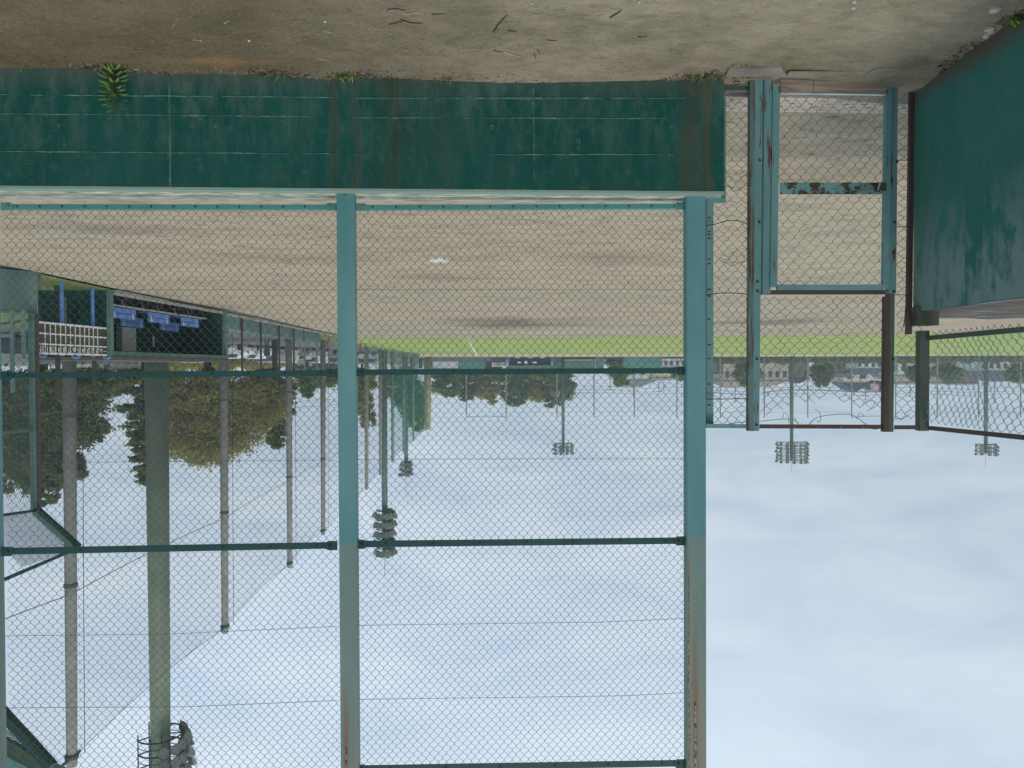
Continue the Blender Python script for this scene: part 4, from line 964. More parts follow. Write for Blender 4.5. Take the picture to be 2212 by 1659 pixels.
for x_ in (1098.5, 1191.5): slab('end_post', x_ - 1.5, x_ + 1.5, 771, 790, DF - .5, m_bluepole, .4, fd)
for (x0_, x1_, y0_, y1_) in ((1133, 1139, 780, 786), (1118, 1126, 782, 785), (1150, 1160, 782, 785), (1112, 1124, 771, 774), (1140, 1152, 771, 774), (1166, 1176, 771, 774)): slab('board', x0_, x1_, y0_, y1_, DF - 1, m_white, .1, fd)
for i, (x0_, x1_, y0_, y1_, mt, lab) in enumerate([(1194, 1216, 771, 797, m_tg2, 'dull green panel right of the far dugout'), (1217, 1286, 779, 797, m_tg2, 'long dull green panel behind the light tower'), (1287, 1304, 772, 797, m_tg2, 'short green panel left of the far bush'),
        (1346, 1386, 771, 797, m_tg, 'left half of the big turquoise screen'), (1387, 1428, 771, 797, m_tg, 'right half of the big turquoise screen')]):
    slab('outfield_board', x0_, x1_, y0_, y1_, DF + 1 + .4 * i, mt, label=lab, cat='panel')
of = thing('outfield_fence', 'dark outfield fence with slim posts running behind the grass', 'fence', tuple(gnd(1800, DF)))
slab('lower_screen', 1065, 2420, 768, 774.0, DF + 3, simple('outfield_lower_screen', (.06, .075, .055), (.09, .10, .075), .2), .2, of)
for i in range(60):
    x_ = 1210 + i * 20; slab('post', x_ - .5, x_ + .5, 772, 783, DF + 2.5, m_dust, .15, of)
m = MB(); a, b = gnd(1205, DF + 2.5), gnd(2420, DF + 2.5); a.z = b.z = ztop(782, DF, 1500); m.beam(a, b, .1, .1); m.build('rail', m_dkf, of)

# ------------------------------------------------------------------ buildings
m_win = simple('far_window', (.05, .06, .07), (.08, .09, .10), 1, .3)
def house(lab, x0_, x1_, D_, ywall0, ywall1, yroof, wallm, roofm, gable=False, wins=0, inset=6, depth=8, hip=.0, cat='building'):
    o = thing('house', lab, cat, tuple(gnd((x0_ + x1_) / 2, D_)))
    a, b = gnd(x0_, D_), gnd(x1_, D_); zw, zr = ztop(ywall1, D_, x0_), ztop(yroof, D_, x0_); u = (b - a).normalized(); n_ = Vector((-u.y, u.x, 0)); 
    if n_.y < 0: n_ = -n_
    m = MB(); q = [a, b, b + n_ * depth, a + n_ * depth]; m.prism([(p.x, p.y) for p in (q if u.x > 0 else q[::-1])], 0, zw); m.build('wall', wallm, o)
    m = MB(); ov = .4; A0, B0 = a - u * ov - n_ * ov, b + u * ov - n_ * ov; A2, B2 = A0 + n_ * (depth + 2 * ov), B0 + n_ * (depth + 2 * ov)
    ins = inset / F_PX * D_
    if gable: r0_ = (A0 + B0) / 2; r1_ = (A2 + B2) / 2
    else: r0_ = (A0 + A2) / 2 + u * ins; r1_ = (B0 + B2) / 2 - u * ins
    vs = [Vector((p.x, p.y, zw + .02)) for p in (A0, B0, B2, A2)] + [Vector((p.x, p.y, zr)) for p in (r0_, r1_)]
    m.add(vs, [(0, 1, 4), (1, 2, 5, 4), (2, 3, 5), (3, 0, 4, 5), (0, 3, 2, 1)] if gable else [(0, 1, 5, 4), (1, 2, 5), (2, 3, 4, 5), (3, 0, 4), (0, 3, 2, 1)]); m.build('roof', roofm, o)
    zb = ztop(ywall0, D_, x0_)
    for i in range(wins):
        c = a + (b - a) * ((i + .5) / wins) - n_ * .06; wd = (b - a).length / wins * .5; m = MB(); z_ = zb + (zw - zb) * .5; c.z = z_; m.beam(c - u * wd / 2, c + u * wd / 2, .12, (zw - zb) * .45); m.build('window', m_win, o)
    return o
beige = simple('beige_render', A(176, 170, 152, 1.15), A(160, 154, 138, 1.15), .2, .9); white_r = simple('white_render', A(205, 208, 205, 1.1), A(188, 190, 188, 1.1), .2, .9)
cream = simple('cream_render', A(204, 200, 160, 1.1), A(190, 186, 150, 1.1), .2, .9); brown = simple('brown_render', A(120, 104, 90, 1.1), A(104, 90, 80, 1.1), .3, .9)
rgrey = simple('grey_tiles', A(110, 112, 114, 1.0), A(96, 98, 100, 1.0), .8, .8, stretch=(1, 1, 6)); rbrown = simple('brown_tiles', A(140, 128, 118, 1.0), A(124, 112, 104, 1.0), .6, .8); rdark = simple('dark_tiles', A(74, 80, 88, 1.0), A(64, 68, 76, 1.0), .6, .8)
house('long beige warehouse with ribbed walls and hipped grey brown roof behind the gate', 1563, 1703, 262, 795, 824, 839, beige, rbrown, False, 9, 18, 22)
house('small dark brown house right of the beige warehouse', 1704, 1748, 268, 795, 818, 829, brown, rdark, True, 3)
house('low grey roofed shed with pale eaves right of the round tree', 1788, 1850, 250, 780, 806, 816, brown, rdark, False, 4, 10)
house('beige gabled house with brown windows', 1822, 1878, 275, 795, 828, 846, simple('light_beige', A(206, 194, 168, 1.1), A(190, 180, 156, 1.1), .3), rdark, True, 2, 6, 10)
house('white house with grey roof behind the right gate post', 1850, 1908, 240, 778, 798, 810, white_r, rdark, False, 4, 8)
house('grey house between the gate post and the footing post', 1906, 1962, 252, 778, 812, 822, white_r, rbrown, False, 3, 10)
house('long pale flat topped building behind the side fence panel', 1938, 2078, 300, 780, 828, 832, beige, rbrown, False, 8, 2)
house('brown apartment block beside the rightmost light tower', 2062, 2112, 290, 780, 829, 833, brown, rbrown, False, 4, 2)
house('white house with sloping dark roof at the right edge', 2118, 2240, 255, 780, 803, 826, white_r, rdark, False, 8, 40, 14)
house('grey gabled house behind the turquoise screen', 1338, 1418, 262, 780, 822, 838, white_r, rgrey, False, 4, 30, 14)
house('pale yellow house with brown eaves beside the right column', 1411, 1466, 250, 780, 817, 822, cream, rbrown, False, 4, 4)
house('low grey house beside the right column', 1432, 1482, 225, 775, 795, 800, white_r, rgrey, False, 4, 4)
house('cream low building behind the far dugout', 1120, 1190, 245, 790, 805, 810, cream, rgrey, False, 5, 6)
house('cream shop with flat roof behind the light tower', 1218, 1278, 250, 790, 805, 808, cream, rgrey, False, 4, 3)
house('grey house with pale roof left of the far dugout', 1092, 1132, 240, 785, 802, 814, white_r, rgrey, False, 3, 14)
house('grey tiled house behind the white outfield screen', 918, 1000, 250, 785, 806, 822, brown, rgrey, False, 5, 22)
house('white flat building behind the green poles', 935, 975, 238, 785, 801, 804, white_r, rgrey, False, 3, 3)
house('dark grey roofed house left of the round far tree', 1000, 1085, 262, 790, 812, 828, brown, rgrey, False, 4, 26)
house('pale house with brown roof behind the scoreboard', 150, 262, 110, 790, 816, 842, beige, rdark, False, 4, 30, 9)
house('small beige hut behind the dugout roof', 196, 244, 84, 780, 800, 815, beige, rbrown, True, 2)
house('low grey shed on the far right beyond the car park', 1478, 1562, 246, 778, 808, 822, brown, rgrey, False, 5, 20)
m = MB(); c = atD(1889, 838, 262); m.beam(c - Vector((1.4, 0, 0)), c + Vector((1.4, 0, 0)), .4, 3.0); c2 = Vector((c.x, c.y, 0)); m.beam(c2, (c.x, c.y, c.z), .3, .3); m.build('pink_sign', simple('pink_board', (.50, .30, .48), (.55, .38, .52), .6), label='small pink sign raised above the roofs', cat='sign')

# ------------------------------------------------------------------ trees
def leafmat(name, c1, c2, c3):
    m = Mat(name, .75, 0, .25); f1 = m.noise(.55, 4, .6); f2 = m.noise(5, 3, .6)
    cc = m.mix(m.ramp(f2, .4, .65), m.mix(m.ramp(f1, .35, .65), c1, c2), c3); m.col(cc)
    tl = N(m.t, 'ShaderNodeBsdfTranslucent'); m.L(cc, tl.inputs[0]); ms = N(m.t, 'ShaderNodeMixShader'); ms.inputs[0].default_value = .5
    o = [n for n in m.t.nodes if n.type == 'OUTPUT_MATERIAL'][0]; m.L(m.b.outputs[0], ms.inputs[1]); m.L(tl.outputs[0], ms.inputs[2]); m.L(ms.outputs[0], o.inputs[0])
    return m.m
lf_dark = leafmat('dark_foliage', (.10, .15, .04), (.17, .21, .055), (.23, .26, .07))
lf_olive = leafmat('olive_foliage', (.30, .29, .075), (.37, .34, .09), (.44, .38, .11))
lf_mid = leafmat('green_foliage', (.13, .20, .05), (.19, .26, .07), (.25, .31, .09))
lf_pine = leafmat('pine_foliage', (.11, .15, .04), (.30, .29, .07), (.17, .22, .06))
m_bark = simple('bark', (.07, .055, .04), (.11, .09, .07), 5, .95, .5, (1, 1, .3))
def leafquad(m, p, s_, rn):
    a = Vector((rn.gauss(0, 1), rn.gauss(0, 1), rn.gauss(0, 1))).normalized(); b = a.cross(Vector((rn.gauss(0, 1), rn.gauss(0, 1), rn.gauss(0, 1)))).normalized()
    a *= s_ * rn.uniform(.6, 1.2); b *= s_ * rn.uniform(.35, .8); m.add([p - a, p + b, p + a, p - b], [(0, 1, 2, 3)])
def tree(lab, x_, D_, blobs, leaf, count, mat, seed, name='tree', trunk=.25, kind='tree', group=None):
    """blobs: (dx px, y px, rx px, ry px) in picture units at that distance"""
    rn = random.Random(seed); b = gnd(x_, D_); k_ = D_ / F_PX
    o = thing(name, lab, kind, (b.x, b.y, 0), group); right = Vector((math.cos(YAW), math.sin(YAW), 0)) * -1      # photo +x
    fwd = Vector((-math.sin(YAW), math.cos(YAW), 0)); m = MB(); tot = sum(q[2] * q[3] for q in blobs); tw = MB()
    zt_ = max(ztop(q[1], D_, x_) for q in blobs); tw.tube([(b.x, b.y, -.1), (b.x + .1, b.y, zt_ * .4), (b.x, b.y, zt_ * .8)], trunk, 8, trunk * .3)
    for (dx_, y_, rx, ry) in blobs:
        c = b + right * dx_ * k_; c.z = ztop(y_, D_, x_ + dx_); rxm, rym = rx * k_, ry * k_
        tw.tube([(b.x, b.y, zt_ * .25), (b + (c - b) * .5) if False else Vector(((b.x + c.x) / 2, (b.y + c.y) / 2, (zt_ * .25 + c.z) / 2 + .3)), c], trunk * .45, 5, trunk * .12)
        n = int(count * rx * ry / tot); ncl = max(6, n // 38)
        cl = []
        for _ in range(ncl):
            while True:
                q = Vector((rn.uniform(-1, 1), rn.uniform(-1, 1), rn.uniform(-1, 1)))
                if .25 < q.length < 1: break
            q = q * (.75 + .25 * rn.random()) / max(.55, q.length) * (q.length ** .4); cl.append(q)
        for _ in range(n):
            q = rn.choice(cl); s_ = .20 + .06 * rn.random()
            p = Vector((q.x + rn.gauss(0, s_ * .55), q.y + rn.gauss(0, s_ * .55), q.z + rn.gauss(0, s_ * .4)))
            P_ = c + right * p.x * rxm + fwd * p.y * rxm * .8 + vz * p.z * rym
            if P_.z > .2: leafquad(m, P_, leaf, rn)
    tw.build('trunk', m_bark, o, smooth=True); m.build('crown', mat, o); return o
def pine(lab, x_, D_, ytop, ybase, wpx, mat, seed, leaf=.3, count=5000, ragged=.35, name='pine_tree'):
    rn = random.Random(seed); b = gnd(x_, D_); k_ = D_ / F_PX; o = thing(name, lab, 'tree', (b.x, b.y, 0)); zt_, zb = ztop(ytop, D_, x_), ztop(ybase, D_, x_)
    tw = MB(); tw.tube([(b.x, b.y, -.1), (b.x, b.y, zt_)], .28, 8, .04); m = MB(); nb = 34; per = count // nb
    for i in range(nb):
        t_ = (i + rn.random()) / nb; z_ = zb + (zt_ - zb) * t_; L_ = wpx * k_ / 2 * (1 - t_ * .85) * rn.uniform(1 - ragged, 1.1); a_ = i * 2.4 + rn.random(); e_ = Vector((math.cos(a_), math.sin(a_), .08)); tip = Vector((b.x, b.y, z_)) + e_ * L_
        tw.tube([(b.x, b.y, z_), tip], .06, 4, .015)
        for _ in range(per):
            s_ = .25 + .75 * rn.random() ** .7; p = Vector((b.x, b.y, z_)) + e_ * L_ * s_ + Vector((rn.gauss(0, 1), rn.gauss(0, 1), rn.gauss(0, .4))) * (.10 * L_ + .15); leafquad(m, p, leaf, rn)
    tw.build('trunk', m_bark, o, smooth=True); m.build('crown', mat, o)
tree('big dark broadleaf tree at the left edge behind the wing fence', 95, 48, [(-85, 880, 75, 85), (-30, 960, 80, 95), (10, 860, 85, 70), (65, 900, 70, 75), (95, 850, 50, 40), (-60, 1020, 45, 55), (45, 1010, 42, 45), (5, 1060, 30, 35), (-10, 1080, 18, 22), (110, 930, 26, 26), (60, 830, 110, 40)], .13, 42000, lf_dark, 5, trunk=.35)
tree('large rounded olive tree behind the side net', 450, 62, [(-60, 900, 85, 92), (0, 930, 95, 78), (60, 890, 88, 80), (-100, 870, 60, 70), (110, 870, 65, 62), (30, 850, 130, 55), (-20, 965, 70, 44), (70, 930, 60, 50)], .13, 46000, lf_olive, 7, trunk=.4)
pine('ragged pine left of the thick light pole', 312, 55, 1046, 800, 150, lf_pine, 3, .20, 7500, .5)
pine('pine with spreading boughs right of the olive tree', 594, 64, 968, 800, 120, lf_pine, 4, .2, 6000, .6)
pine('small pointed conifer further along the side net', 664, 95, 858, 790, 70, lf_mid, 6, .25, 2600, .3)
tree('green tree past the small conifer', 705, 105, [(0, 810, 45, 28), (-25, 820, 25, 18)], .25, 3000, lf_mid, 8)
tree('green tree just right of the central column', 783, 112, [(0, 860, 30, 45), (-10, 820, 40, 30), (10, 900, 18, 28)], .28, 5000, lf_olive, 9)
tree('tall green tree behind the green net', 888, 180, [(0, 860, 38, 50), (-20, 830, 38, 40), (10, 900, 26, 30)], .45, 7000, lf_mid, 10)
far = [(962, 226, [(0, 835, 34, 20), (10, 850, 18, 12)], lf_mid, 'leftmost tree of the far wood behind the bay'), (1010, 232, [(0, 840, 26, 24), (-5, 858, 14, 10)], lf_dark, 'second tree of the far wood, narrow dark crown'), (1055, 236, [(0, 838, 32, 26), (8, 862, 16, 12)], lf_olive, 'third tree of the far wood, olive crown'),
       (1112, 230, [(0, 845, 34, 28), (0, 870, 20, 12)], lf_dark, 'fourth tree of the far wood, dark rounded crown'), (1158, 234, [(0, 842, 30, 26)], lf_olive, 'fifth tree of the far wood, lower olive crown'), (1204, 230, [(0, 846, 36, 30), (-8, 870, 22, 13), (18, 830, 22, 28)], lf_dark, 'rightmost and darkest tree of the far wood'),
       (1083, 206, [(0, 812, 22, 15)], lf_mid, 'small round green tree before the far wood left of the scoreboard pole'), (1182, 206, [(0, 808, 30, 16), (8, 822, 18, 12)], lf_mid, 'round green tree before the far wood beside the light tower'),
       (1338, 212, [(0, 800, 24, 26), (2, 824, 18, 13)], lf_mid, 'round green tree left of the gabled grey house'), (1604, 222, [(8, 806, 30, 24), (10, 824, 20, 12)], lf_dark, 'round clipped tree partly behind the left gate post'), (1776, 222, [(0, 806, 26, 24), (2, 824, 17, 12)], lf_dark, 'round clipped tree in the middle behind the gate'),
       (1470, 236, [(0, 805, 20, 18)], lf_mid, 'small tree behind the right column'), (1984, 226, [(0, 806, 26, 20), (6, 820, 14, 12)], lf_dark, 'dark tree behind the footing post'), (2052, 232, [(0, 808, 28, 18), (-14, 800, 20, 15)], lf_dark, 'dark tree behind the side fence panel'),
       (1892, 300, [(0, 835, 26, 12), (-34, 832, 18, 8)], lf_mid, 'distant green treetops above the roofs by the pink sign'), (1322, 196, [(0, 783, 12, 8)], lf_mid, 'pale green bush in front of the far green panels'), (2205, 240, [(0, 806, 34, 22)], lf_dark, 'dark tree at the right edge')]
for i, (x_, D_, bl, mt, lab) in enumerate(far):
    if i < 6: bl = bl + [(0, 808, 34, 18)]
    tree(lab, x_, D_, bl, .38, 6500 if i < 6 else 4200, mt, 50 + i, trunk=.3, group='far trees')
hg = MB(); rn = random.Random(3)
for _ in range(16000):
    x_ = rn.uniform(1480, 2300); D_ = rn.uniform(198, 206); p = gnd(x_, D_); p.z = rn.random() ** .7 * (1.7 + .8 * noise.noise((x_ * .05, 0, 0))); leafquad(hg, p, .3, rn)
hg.build('hedge', lf_dark, label='low dark hedge along the outfield behind the gate', cat='hedge')
hg = MB()
for _ in range(9000):
    x_ = rn.uniform(240, 640); D_ = rn.uniform(92, 98); p = gnd(x_, D_); p.z = rn.random() ** .7 * (2.6 + 1.0 * noise.noise((x_ * .03, 0, 0))); leafquad(hg, p, .22, rn)
hg.build('hedge', lf_olive, label='olive hedge behind the car park', cat='hedge')

# ------------------------------------------------------------------ cars
def car_parts(body, kind='sedan'):
    r_ = thing('parked_car', 'x', 'car'); local(r_)
    prof = [(-2.15, .30), (-2.2, .62), (-2.05, .86), (-1.55, .94), (-.95, 1.38), (.55, 1.42), (1.05, .98), (1.95, .82), (2.18, .60), (2.15, .30)] if kind == 'sedan' else [(-2.0, .30), (-2.05, .9), (-1.95, 1.62), (-1.6, 1.80), (.9, 1.80), (1.45, 1.12), (1.95, .95), (2.1, .62), (2.05, .30)]
    m = MB(); n = len(prof); vs = []; W_ = .84
    for s_ in (-1, -.96, .96, 1):
        for (x_, z_) in prof: vs.append((x_ * (1 if abs(s_) < 1 else .985), s_ * W_ * (1 - .16 * max(0, (z_ - .9) / .6)), z_ if abs(s_) < 1 else .30 + (z_ - .30) * .97))
    fs = [(k * n + i, k * n + (i + 1) % n, (k + 1) * n + (i + 1) % n, (k + 1) * n + i) for k in range(3) for i in range(n)] + [tuple(range(n - 1, -1, -1)), tuple(3 * n + i for i in range(n))]
    m.add(vs, fs); m.build('body', body, r_)
    z0_, z1_ = (.98, 1.33) if kind == 'sedan' else (1.12, 1.62); xa, xb = (-1.2, .75) if kind == 'sedan' else (-1.8, 1.1)
    for s_ in (-1, 1):
        m = MB(); yy = s_ * W_ * .965; m.add([(xa, yy, z0_), (xb + .25, yy, z0_), (xb - .15, yy * .93, z1_), (xa + .35, yy * .93, z1_)], [(0, 1, 2, 3)]); m.v = [(v[0], v[1] + s_ * .012, v[2]) for v in m.v]
        m.build('side_window', m_win, r_)
    fx = (1.07, .60) if kind == 'sedan' else (1.44, .98); m = MB(); m.add([(fx[0] + .02, -.68, z0_), (fx[0] + .02, .68, z0_), (fx[1] + .02, .60, z1_ + .05), (fx[1] + .02, -.60, z1_ + .05)], [(0, 1, 2, 3)]); m.build('windscreen', m_win, r_)
    for x_ in (-1.35, 1.35):
        for s_ in (-1, 1):
            m = MB(); m.tube([(x_, s_ * .70, .31), (x_, s_ * .87, .31)], .31, 14); m.build('wheel', m_dark, r_)
    for s_ in (-1, 1):
        m = MB(); m.box((-2.19 if kind == 'sedan' else -2.04, s_ * .62, .78), (.06, .26, .16)); m.build('tail_light', m_red, r_)
        m = MB(); m.box((2.12 if kind == 'sedan' else 2.04, s_ * .6, .66), (.08, .3, .14)); m.build('headlight', m_zinc, r_)
    return r_
m_red = simple('red_lens', (.55, .04, .03), (.45, .03, .03), 3, .3)
cw = simple('white_car_paint', (.66, .67, .68), (.62, .63, .64), 1, .25, spec=.6); cs = simple('silver_car_paint', (.36, .37, .38), (.33, .34, .35), 1, .3, spec=.6, metal=.3); cb = simple('black_car_paint', (.03, .03, .035), (.04, .04, .045), 1, .2, spec=.6)
protos = {}
CG = 'cars in the car park beyond the side line'
for i, (x_, D_, kd, pt, rz, lab) in enumerate([(505, 76, 'sedan', cw, 20, 'white car parked just past the end of the dugout'), (552, 80, 'sedan', cw, 35, 'white car behind the rusty posts left of the silver hatchback'), (580, 84, 'van', cs, 25, 'silver hatchback between two white cars'), (612, 88, 'van', cw, 40, 'white van right of the silver hatchback'),
        (650, 90, 'sedan', cs, 25, 'silver car in the middle of the parked row'), (682, 94, 'van', cw, 50, 'small white truck like van behind the green posts'), (716, 100, 'van', cs, 30, 'grey car left of the central column'), (795, 112, 'van', cw, 20, 'white van right of the central column'),
        (262, 66, 'sedan', cw, 190, 'white car with red tail lights over the dugout roof'), (330, 72, 'sedan', cw, 10, 'white car low behind the dugout roof near the thick pole'), (52, 50, 'sedan', cb, 195, 'dark car with red tail lights behind the wing fence'), (215, 78, 'van', cw, 15, 'white van behind the scoreboard'), (410, 80, 'van', cs, 15, 'silver van over the far part of the dugout roof')]):
    key = (kd, pt.name); 
    if key not in protos: o = car_parts(pt, kd); protos[key] = o
    else: o = copy_tree(protos[key])
    o.location = gnd(x_, D_); o.rotation_euler.z = R(rz); o['label'] = lab; o['group'] = CG

# person standing in the car park, red posts
def person():
    p = gnd(577, 59)
    J = {'pel': (0, 0, .93), 'sp': (0, .01, 1.15), 'ch': (0, 0, 1.35), 'nk': (0, 0, 1.48), 'hd': (0, -.02, 1.60), 'ht': (0, -.01, 1.70), 'sl': (-.19, 0, 1.41), 'sr': (.19, 0, 1.41), 'el': (-.24, .03, 1.14), 'er': (.24, .03, 1.14), 'wl': (-.23, -.05, .92), 'wr': (.23, -.05, .92), 'hl': (-.22, -.07, .83), 'hr': (.22, -.07, .83),
         'tl': (-.10, 0, .88), 'tr': (.10, 0, .88), 'kl': (-.11, -.02, .48), 'kr': (.12, -.02, .48), 'al': (-.12, .02, .09), 'ar': (.13, .02, .09), 'fl': (-.13, -.13, .04), 'fr': (.14, -.13, .04)}
    rad = {'pel': .15, 'sp': .14, 'ch': .16, 'nk': .06, 'hd': .095, 'ht': .07, 'sl': .075, 'sr': .075, 'el': .05, 'er': .05, 'wl': .035, 'wr': .035, 'hl': .035, 'hr': .035, 'tl': .10, 'tr': .10, 'kl': .065, 'kr': .065, 'al': .045, 'ar': .045, 'fl': .035, 'fr': .035}
    ks = list(J); E = [('pel', 'sp'), ('sp', 'ch'), ('ch', 'nk'), ('nk', 'hd'), ('hd', 'ht'), ('ch', 'sl'), ('ch', 'sr'), ('sl', 'el'), ('sr', 'er'), ('el', 'wl'), ('er', 'wr'), ('wl', 'hl'), ('wr', 'hr'), ('pel', 'tl'), ('pel', 'tr'), ('tl', 'kl'), ('tr', 'kr'), ('kl', 'al'), ('kr', 'ar'), ('al', 'fl'), ('ar', 'fr')]
    me = bpy.data.meshes.new('tmp'); me.from_pydata([J[k] for k in ks], [(ks.index(a), ks.index(b)) for a, b in E], []); o = bpy.data.objects.new('tmp', me); C.objects.link(o)
    md = o.modifiers.new('s', 'SKIN')
    for i, k in enumerate(ks): me.skin_vertices[0].data[i].radius = (rad[k], rad[k])
    me.skin_vertices[0].data[0].use_root = True
    o.modifiers.new('d', 'SUBSURF').levels = 1
    dgp = bpy.context.evaluated_depsgraph_get(); fin = bpy.data.meshes.new_from_object(o.evaluated_get(dgp)); bpy.data.objects.remove(o); fin.name = 'person'
    fin.materials.clear()
    for mt in (simple('navy_jacket', (.03, .045, .09), (.04, .055, .10), 5), simple('dark_trousers', (.04, .05, .08), (.03, .04, .06), 5), simple('skin', (.45, .27, .19), (.42, .25, .18), 5), simple('dark_hair', (.02, .016, .013), (.03, .02, .018), 9)): fin.materials.append(mt)
    for f_ in fin.polygons:
        z_ = f_.center.z; x_ = abs(f_.center.x); f_.material_index = 3 if z_ > 1.66 or (z_ > 1.56 and f_.center.y > .03) else 2 if z_ > 1.50 or (z_ < .90 and x_ > .17 and z_ > .7) else 1 if z_ < .92 else 0; f_.use_smooth = True
    b = bpy.data.objects.new('person', fin); C.objects.link(b); b.location = p; b.rotation_euler.z = R(15); tag(b, 'person in a dark blue jacket standing in the car park behind the fence', 'person')
person()
for (x_, D_, lab) in ((709, 64, 'red marker post on the grass left of the central column'), (779, 74, 'red marker post on the grass right of the central column')):
    m = MB(); b = gnd(x_, D_); m.tube([b, b + vz * .95], .12, 8, .09); m.tube([b + vz * .95, b + vz * 1.05], .13, 8); m.build('marker_post', m_red, label=lab, cat='post', group='red marker posts')

# ------------------------------------------------------------------ utility poles and lines behind the outfield
uts = [(1318, 845), (1368, 855), (1423, 848), (1434, 845), (1532, 845), (1588, 870), (1870, 866), (1905, 872), (1966, 858), (2025, 850), (2148, 872)]
wh = ['left of the gabled roof', 'tallest above the gabled roof', 'right of the gabled roof', 'just right of its twin beside the gabled roof', 'left of the warehouse', 'at the left edge of the warehouse', 'above the house with brown windows', 'near the right gate post', 'behind the narrow mesh strip', 'past the footing post', 'near the right edge']
for i, (x_, y_) in enumerate(uts):
    D_ = 320; b = gnd(x_, D_); z_ = ztop(y_, D_, x_); o = thing('utility_pole', 'distant utility pole with crossarm ' + wh[i], 'pole', tuple(b), 'distant utility poles')
    m = MB(); m.tube([b, (b.x, b.y, z_)], .2, 6, .15); m.build('shaft', m_dust, o); m = MB()
    for dz in (.6, 2.0): m.beam((b.x - 1.3, b.y, z_ - dz), (b.x + 1.3, b.y, z_ - dz), .15, .15)
    m.build('crossarm', m_dust, o)
pw = thing('power_lines', 'thin sagging power lines strung behind the outfield', 'cable', tuple(gnd(1500, 320)))
for (ya, yb, sg) in ((838, 842, 4), (846, 850, 5), (852, 856, 5)):
    pts = []
    for i in range(61):
        x_ = 930 + i * (1400 / 60); t_ = (i % 10) / 10; y_ = ya + (yb - ya) * i / 60 - sg * 4 * t_ * (1 - t_); p = atD(x_, y_, 318); pts.append(p)
    m = MB(); m.tube(pts, .06, 4); m.build('cable', m_steel, pw)
for (pts_) in ([(640, 868), (700, 862), (760, 868)], [(640, 880), (727, 874), (800, 880)]):
    m = MB(); m.tube([atD(x_, y_, 140) for x_, y_ in pts_], .03, 4); m.build('cable', m_steel, pw)

hz = bpy.data.materials.new('thin_haze'); hz.use_nodes = True; ht = hz.node_tree; ht.nodes.clear(); ho = N(ht, 'ShaderNodeOutputMaterial'); hv = N(ht, 'ShaderNodeVolumePrincipled')
hv.inputs['Color'].default_value = (.72, .86, 1, 1); hv.inputs['Density'].default_value = .0006; hv.inputs['Anisotropy'].default_value = .2; ht.links.new(hv.outputs[0], ho.inputs['Volume'])
m = MB(); m.box((0, 230, 19.5), (1100, 620, 41)); m.build('haze', hz, kind='stuff')
sc.cycles.volume_bounces = 1; sc.cycles.volume_max_steps = 64

# ------------------------------------------------------------------ plants, twigs and litter on the near ground
m_leafw = simple('weed_leaf', (.10, .19, .035), (.17, .26, .055), 12, .6); m_leafw2 = simple('fresh_grass_blade', (.07, .14, .03), (.12, .19, .05), 20, .6)
def blade(m, base, d, L_, w_, up=.35, droop=.5):
    base = Vector(base); d = Vector(d).normalized(); sd = d.cross(vz).normalized(); P_ = []
    n = 6
    for i in range(n + 1):
        t_ = i / n; c = base + d * L_ * t_ + vz * (L_ * (up * t_ - droop * t_ * t_)); ww = w_ * (math.sin(math.pi * min(1, t_ * .9 + .08)) ** .8); P_.append((c - sd * ww / 2, c + vz * -.15 * ww, c + sd * ww / 2))
    vs = [q for r_ in P_ for q in r_]; fs = []
    for i in range(n): a_ = i * 3; fs += [(a_, a_ + 1, a_ + 4, a_ + 3), (a_ + 1, a_ + 2, a_ + 5, a_ + 4)]
    m.add(vs, fs)
pz = onY(246, 150, -.07); pz.z = ground_z(pz.x, -.07)
wd = thing('tall_weed', 'tall leafy green weed growing against the foot of the low green wall', 'weed', tuple(pz))
m = MB(); m.tube([pz, pz + Vector((.005, -.004, .17)), pz + Vector((-.005, 0, .34))], .006, 6, .003); m.build('stem', simple('weed_stem', (.12, .17, .05), (.10, .14, .05), 20), wd, smooth=True)
rn = random.Random(8)
lv = 0
for i in range(46):
    t_ = i / 46; z_ = .015 + .34 * t_; a_ = i * 2.4 + rn.uniform(-.3, .3); d = Vector((math.cos(a_), -abs(math.sin(a_)) * .8 + .12, 0)); L_ = rn.uniform(.095, .135) * (1 - .45 * max(0, t_ - .6) / .4); m = MB()
    blade(m, pz + vz * z_, d, L_, .026 if t_ < .7 else .018, .25 + .55 * t_, .55 - .35 * t_); m.build('leaf', m_leafw, wd)
    lv += 1
def tuft(lab, x_, y_, n, L_, w_, mat, Y=-.03, seed=0, cat='weed', kindn='grass_tuft', spread=.05, onground=None):
    rn = random.Random(seed); p = onY(x_, y_, Y) if onground is None else onZ(*onground); p.z = ground_z(p.x, min(0, p.y)) if onground is None else onground and p.z
    m = MB()
    for i in range(n):
        a_ = rn.uniform(0, 6.283); q = p + Vector((rn.gauss(0, spread), -abs(rn.gauss(0, spread * .5)), 0)); blade(m, q, (math.cos(a_), math.sin(a_) - .3, 0), L_ * rn.uniform(.5, 1.1), w_, rn.uniform(.3, 1.6), rn.uniform(.2, .7))
    o = m.build(kindn, mat, label=lab, cat=cat, group='small weeds by the walls'); return o
tuft('small grass tuft at the foot of the wall left of the central column', 596, 158, 26, .09, .006, m_leafw2, seed=1)
tuft('small dark green weed at the wall foot just right of the central column', 745, 158, 60, .05, .012, m_leafw, seed=2)
tuft('tiny bright grass tuft at the wall foot between the columns', 966, 167, 22, .07, .005, m_leafw2, seed=3, spread=.03)
tuft('grass tuft at the right end of the low wall', 1512, 163, 40, .05, .006, m_leafw2, seed=4, spread=.08)
tuft('grass tuft at the end corner of the wall beside the gate', 1535, 160, 30, .06, .006, m_leafw2, seed=5, spread=.06)
